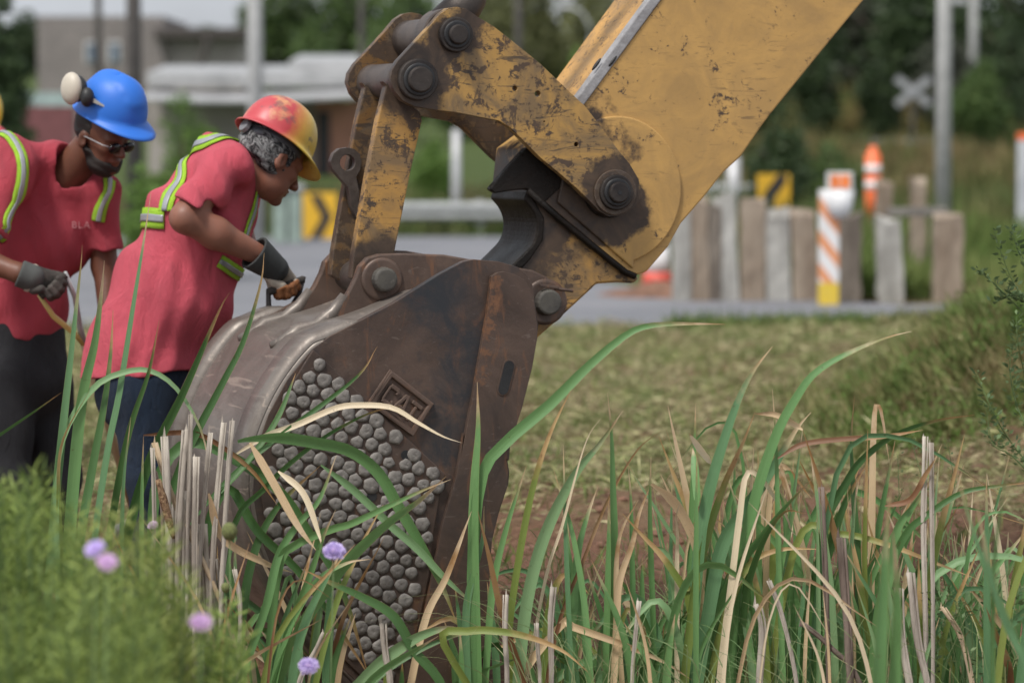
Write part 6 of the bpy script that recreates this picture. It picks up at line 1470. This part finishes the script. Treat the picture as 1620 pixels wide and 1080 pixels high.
def feathery(px0, px1, top, Y, ns, seed, label, mt):
    rng = np.random.default_rng(seed); rs = random.Random(seed); xc = at((px0+px1)/2, 800, Y).x; z0 = terrain(xc, Y); root = empty('feathery_shrub', (xc, Y, z0), label, 'shrub', 'feathery shrubs in the lower left corner')
    C, D = [], []; st = MB(); u0 = (px0+px1)/2
    for i in range(ns):
        u = rs.uniform(px0, px1); edge = 1-abs((u-u0)/(px1-px0)*2)**2; tp = top-35+(1-edge)*90+abs(rs.gauss(0, 100)); tipp = at(u, tp, Y+rs.uniform(-.3, .3)); base = Vector((xc+(tipp.x-xc)*.35, tipp.y, z0))
        L = (tipp-base).length; mid = base.lerp(tipp, .5)+Vector((rs.uniform(-.05, .05), 0, 0)); Q = catmull([base, mid, tipp], 8); st.tube(Q, [.003]*5+[.002]*3+[.0008], 4, False)
        m = 130
        for k in range(m):
            v = .35+.65*(k/m); q = Q[min(8, int(v*8))].lerp(Q[min(8, int(v*8)+1)], v*8-int(v*8)); a = rs.uniform(0, 6.28); sp_ = .05*(1.15-v)+.006
            d = Vector((math.cos(a), math.sin(a)*.8, rs.uniform(.3, 1.3))).normalized(); C.append(q+d*sp_*rs.random()); D.append(d)
    link('foliage', needles(np.array([tuple(c) for c in C]), np.array([tuple(d) for d in D]), 0.042, .0017, rng), mt, root); st.build('stem', M_STEM, root, True)
feathery(-90, 130, 765, 6.9, 85, 1, 'soft blurred yellow green shrub in the bottom left corner', FE)
feathery(60, 300, 835, 7.0, 85, 2, 'soft blurred shrub below the two lilac flowers', FE2)
feathery(230, 390, 925, 7.1, 50, 3, 'low blurred feathery shrub right of the corner shrubs', FE)
feathery(-60, 260, 905, 6.3, 90, 4, 'nearest blurred feathery shrub along the bottom edge', FE)

# -- leafy weed at the right edge
WL = leafmat('weed_leaf', (.07, .12, .05), (.17, .24, .11), .3); 
def weed(stems, Y, seed, label, lw=.010, side=.03):
    rng = np.random.default_rng(seed); rs = random.Random(seed); x = at(stems[0][0][0], 900, Y).x; root = empty('leafy_weed', (x, Y, terrain(x, Y)), label, 'weed'); V, Fc = [], []; st = MB()
    for pts in stems:
        P = [at(px, py, Y+rs.uniform(-.04, .04)) for px, py in pts]
        Q = catmull(P, 30); st.tube(Q, [.0028*(1-.7*i/30) for i in range(31)], 6, False)
        for i in range(3, 31):
            for q in range(3):
                a = rs.uniform(0, 6.28); d = Vector((math.cos(a), math.sin(a), rs.uniform(.1, 1.0))).normalized(); o = Q[i]+d*rs.uniform(.002, side*(1-i/45)); s = lw*rs.uniform(.6, 1.4); e = d.cross(Vector((rs.random(), rs.random(), rs.random()))).normalized(); b = len(V)
                V += [o, o+d*s*1.0+e*s*.45, o+d*s*2.1, o+d*s*1.0-e*s*.45]; Fc.append((b, b+1, b+2, b+3))
    me = mesh(V, Fc); a = me.attributes.new('rnd', 'FLOAT', 'FACE'); a.data.foreach_set('value', rng.random(len(Fc)).astype(F32)); link('foliage', me, WL, root); st.build('stem', M_STEM, root, True)
weed([[(1700, 560), (1640, 500), (1600, 440), (1572, 365)], [(1690, 560), (1620, 495), (1580, 455), (1548, 428)], [(1680, 520), (1640, 450), (1612, 400), (1600, 360)], [(1660, 520), (1625, 480), (1600, 470), (1570, 480)]], 9.3, 1, 'leafy twig reaching in from the right edge beside the posts')
weed([[(1640, 700), (1622, 600), (1610, 540), (1608, 500)], [(1650, 720), (1612, 650), (1598, 590), (1601, 548)], [(1650, 760), (1600, 700), (1570, 650), (1545, 590)], [(1640, 760), (1600, 720), (1570, 700), (1560, 640)]], 9.2, 2, 'leafy twigs rising at the right edge above the reeds')
weed([[(1530, 1100), (1500, 950), (1470, 800), (1440, 690)], [(1500, 1100), (1480, 950), (1510, 800), (1500, 700)], [(1560, 1100), (1570, 950), (1560, 850), (1590, 760)], [(1450, 1100), (1440, 950), (1425, 820), (1420, 720)]], 9.9, 3, 'wispy yellow green weed behind the twin dead stalks', .005, .05)
weed([[(1540, 1100), (1520, 980), (1500, 930)], [(1560, 1100), (1560, 980), (1560, 920)], [(1590, 1100), (1600, 990), (1612, 930)], [(1480, 1100), (1480, 1000), (1470, 940)]], 9.4, 4, 'low dark leafy weed at the lower right corner', .009, .05)

# -- ground cover (nobody could count it)
def gmat(name, cols, trans=.15, patch=2.2):
    t = NT(name); a = t.n.new('ShaderNodeAttribute'); a.attribute_name = 'rnd'; n = t.noise(patch, 5, .6); f = a.outputs['Fac']
    c1_ = t.mix(t.ramp(f, 0, 1), cols[0], cols[1]); c2__ = t.mix(t.ramp(f, 0, 1), cols[2], cols[3]); col = t.mix(t.ramp(n, .42, .58), c1_, c2__)
    m = t.fin(col, .8, 0, spec=.15); tr = t.n.new('ShaderNodeBsdfTranslucent'); t.L(col, tr.inputs[0]); mx = t.n.new('ShaderNodeMixShader'); mx.inputs[0].default_value = trans
    t.L(t.b.outputs[0], mx.inputs[1]); t.L(tr.outputs[0], mx.inputs[2]); t.L(mx.outputs[0], t.out.inputs[0]); return m
TV = np.vectorize(terrain)
def smooth_noise(x, y, s): return (np.sin(x*s+y*s*.7)+np.sin(y*s*1.3-x*s*.6+1.3)+np.sin(x*s*2.1+2)*np.sin(y*s*1.9+.5))/3
def scatter(n, y0, y1, rng, xl=-1, xr=1, mask=None, pad=.4):
    y = np.sqrt(rng.random(n)*(y1**2-y0**2)+y0**2); x = (xl+(xr-xl)*rng.random(n))*(y*.166+pad)
    if mask is not None: k = rng.random(n) < mask(x, y); x, y = x[k], y[k]
    return x, y
rng = np.random.default_rng(21)
def mow_mask(x, y):
    m = (.5+.5*np.tanh(4*smooth_noise(x, y, 2.1)+2.0))*(.25+.75*(smooth_noise(x+.3, y, 8.5)+.4*smooth_noise(y, x, 19) > -.25)); m = m*np.clip((y-11.2)/2.6, .10, 1)*(1-.93*np.exp(-((x-.35)/.75)**2-((y-12.2)/1.25)**4))*(1-.95*np.exp(-((x-2.35)/.75)**4-((y-14.6)/.9)**4))*(1-.9*(smooth_noise(x-2, y*.6, 1.9) > .30)); return m
x, y = scatter(300000, 11.0, 25.4, rng, mask=mow_mask); z = TV(x, y); n = len(x)
pile = .07*np.clip(.5+1.4*smooth_noise(x+.3, y, 8.5)+.6*smooth_noise(y, x, 19), 0, 2)*rng.random(n)
C = np.stack([x, y, z+pile+.004], 1); a = rng.random(n)*6.283; D = np.stack([np.cos(a), np.sin(a)*.8, rng.normal(size=n)*.28], 1); D /= np.linalg.norm(D, axis=1)[:, None]
go = link('mown_grass', needles(C, D, .060, .0030, rng), gmat('mown_grass', ((.08, .12, .04), (.38, .40, .18), (.17, .115, .065), (.56, .48, .30)), patch=3.5), None); tag(go, 'freshly cut grass clippings lying over the bank behind the bucket', 'cut grass', kind='stuff')
x, y = scatter(26000, 12.2, 25.4, rng, mask=lambda x, y: (smooth_noise(x+5, y, 6)*.6+smooth_noise(y+2, x, 15)*.5 > .16)*1.0); z = TV(x, y); n = len(x); a = rng.random(n)*6.283
C = np.stack([x, y, z+.03+.08*rng.random(n)], 1); D = np.stack([np.cos(a), np.sin(a)*.8, rng.normal(size=n)*.35], 1); D /= np.linalg.norm(D, axis=1)[:, None]
go = link('straw_tangles', needles(C, D, .085, .0036, rng), gmat('straw', ((.30, .29, .13), (.64, .58, .36), (.18, .21, .07), (.48, .46, .23)), patch=4), None); tag(go, 'loose tangles of paler dry straw on top of the cut grass', 'straw', kind='stuff')
x, y = scatter(26000, 11.5, 25.4, rng, mask=lambda x, y: .2+.8*(smooth_noise(x, y, 3.3) > .15)); z = TV(x, y); n = len(x); C = np.stack([x, y, z], 1); D = np.stack([rng.normal(size=n)*.45, rng.normal(size=n)*.45, np.ones(n)], 1); D /= np.linalg.norm(D, axis=1)[:, None]
go = link('grass_tufts', needles(C, D, .10, .003, rng), gmat('tuft_green', ((.06, .11, .025), (.14, .22, .06), (.09, .14, .03), (.22, .26, .08))), None); tag(go, 'short living grass sprouting between the clippings', 'grass', kind='stuff')
# mound grass
x = 2.5+rng.normal(size=20000)*.6; y = 15.3+rng.normal(size=20000)*1.2; k = (x > 1.5) & (y > 14.3) & (y < 25) & (smooth_noise(x, y, 4) > -.45); x, y = x[k], y[k]; z = TV(x, y); n = len(x); C = np.stack([x, y, z], 1); D = np.stack([rng.normal(size=n)*.6-.15, rng.normal(size=n)*.5-.1, np.ones(n)*.8], 1); D /= np.linalg.norm(D, axis=1)[:, None]
go = link('mound_grass', needles(C, D, .17, .004, rng), gmat('mound_green', ((.07, .12, .03), (.19, .27, .08), (.17, .14, .06), (.36, .31, .16)), patch=3), None); tag(go, 'longer tangled grass on the mound at the right', 'grass', kind='stuff')
rng = np.random.default_rng(77); n = 26000; x = 2.45+rng.normal(size=n)*.62; y = 15.6+rng.normal(size=n)*1.0; k = (x > 1.6) & (y > 13.9) & (y < 19) & (smooth_noise(x, y, 5.5) > -.05); x, y = x[k], y[k]; n = len(x)
C = np.stack([x, y, TV(x, y)+.14*rng.random(n)**1.3*(1+smooth_noise(x, y, 9))], 1)
tag(link('bank_weeds', quads_mesh(C, .016, rng, .6), FM['bright'], None), 'small leafed green weeds covering the crest of the mound at the right', 'weeds', kind='stuff')
x, y = rng.uniform(1.7, 3.2, 2600), rng.normal(14.9, .45, 2600); C = np.stack([x, y, TV(x, y)+.02], 1); D = np.stack([rng.normal(size=2600)*.7, -np.ones(2600)*.4, -np.abs(rng.normal(size=2600))*.6-.1], 1); D /= np.linalg.norm(D, axis=1)[:, None]
tag(link('dry_roots', needles(C, D, .16, .003, rng), gmat('roots', ((.14, .08, .05), (.36, .25, .17), (.10, .06, .04), (.28, .19, .12))), None), 'dry roots and dead grass hanging over the brown soil face of the mound', 'roots', kind='stuff')
# tall verge vegetation behind the road, right side
def verge(n, y0, y1, x0, x1, hgt, wd, cols, name, label, seed):
    rng = np.random.default_rng(seed); y = y0+(y1-y0)*rng.random(n); x = (x0+(x1-x0)*rng.random(n))*y/FPX; k = smooth_noise(x, y, 1.3)+rng.random(n)*.9 > .1; x, y = x[k], y[k]; m = len(x); z = TV(x, y)
    D = np.stack([rng.normal(size=m)*.35, rng.normal(size=m)*.35, np.ones(m)], 1); D /= np.linalg.norm(D, axis=1)[:, None]; hmod = np.clip(.55+.6*smooth_noise(x, y, .9)+.3*rng.random(m), .15, 1.4)
    V = needles(np.stack([x, y, z], 1), D*hmod[:, None], hgt, wd, rng); go = link(name, V, gmat(name, cols, patch=.5), None); tag(go, label, 'weeds', kind='stuff')
verge(22000, 30.1, 36, 300, 900, .55, .010, ((.07, .12, .03), (.17, .25, .07), (.13, .17, .05), (.27, .30, .11)), 'verge_weeds', 'green weeds growing around and behind the weathered posts', 5)
verge(22000, 36, 56, 150, 900, .75, .016, ((.05, .08, .025), (.13, .18, .06), (.10, .11, .04), (.24, .22, .10)), 'rough_grass', 'rough tall grass between the posts and the far road', 6)
verge(16000, 56, 76, 200, 900, .7, .03, ((.07, .08, .03), (.16, .17, .06), (.16, .12, .06), (.28, .22, .11)), 'dry_grass', 'dry olive grass on the far slope below the crossing sign', 7)
verge(14000, 85, 105, 200, 900, 1.0, .04, ((.10, .11, .03), (.20, .20, .07), (.14, .11, .05), (.24, .19, .08)), 'hill_grass', 'yellowish grass beyond the far road', 8)
verge(16000, 50.5, 60, -850, 150, .5, .02, ((.05, .08, .025), (.14, .19, .06), (.10, .10, .05), (.22, .20, .10)), 'roadside_grass', 'grass along the far side of the road at the left', 9)
verge(9000, 24.2, 25.5, 250, 900, .30, .005, ((.06, .11, .025), (.15, .22, .06), (.13, .12, .05), (.27, .25, .12)), 'edge_grass', 'grass along the near road edge at the right', 10)
# fine wispy grass among the reeds
rng = np.random.default_rng(44); V, Fc = [], []
for i in range(520):
    px = rng.uniform(820, 1660); Y = rng.uniform(9.2, 10.6); x = (px-810)/FPX*Y; z0 = terrain(x, Y); h = rng.uniform(.22, .52); dx = rng.normal()*.22; P = [Vector((x, Y, z0)), Vector((x+dx*.3, Y+rng.normal()*.03, z0+h*.7)), Vector((x+dx, Y+rng.normal()*.08, z0+h)), Vector((x+dx*1.9, Y, z0+h*rng.uniform(.6, 1.0)))]
    Q = catmull(P, 9); w = rng.uniform(.0009, .0022); b = len(V)
    for j, q in enumerate(Q): ww = w*(1-j/10); V += [q+Vector((-ww, 0, 0)), q+Vector((ww, 0, ww))]
    for j in range(9): Fc.append((b+2*j, b+2*j+1, b+2*j+3, b+2*j+2))
me = mesh(V, Fc); a = me.attributes.new('rnd', 'FLOAT', 'FACE'); a.data.foreach_set('value', np.repeat(rng.random(520), 9).astype(F32)); go = link('wispy_grass', me, gmat('wispy', ((.13, .22, .09), (.25, .36, .17), (.16, .25, .08), (.40, .38, .22)), .3), None); tag(go, 'fine wispy grass between the reeds at the lower right', 'grass', kind='stuff')
# clods of soil on the bank
rng = np.random.default_rng(5); mb = MB()
for i in range(900):
    x, y = scatter(1, 10.6, 14.6, rng); x, y = float(x[0]), float(y[0]); s = abs(rng.normal())*.012+.006
    mb.ball((x, y, terrain(x, y)), (s*rng.uniform(.7, 1.4), s*rng.uniform(.7, 1.4), s*.7), n=6, m=4)
go = mb.build('soil_clods', M_DIRT); tag(go, 'loose clods of reddish soil on the bank', 'soil', kind='stuff')
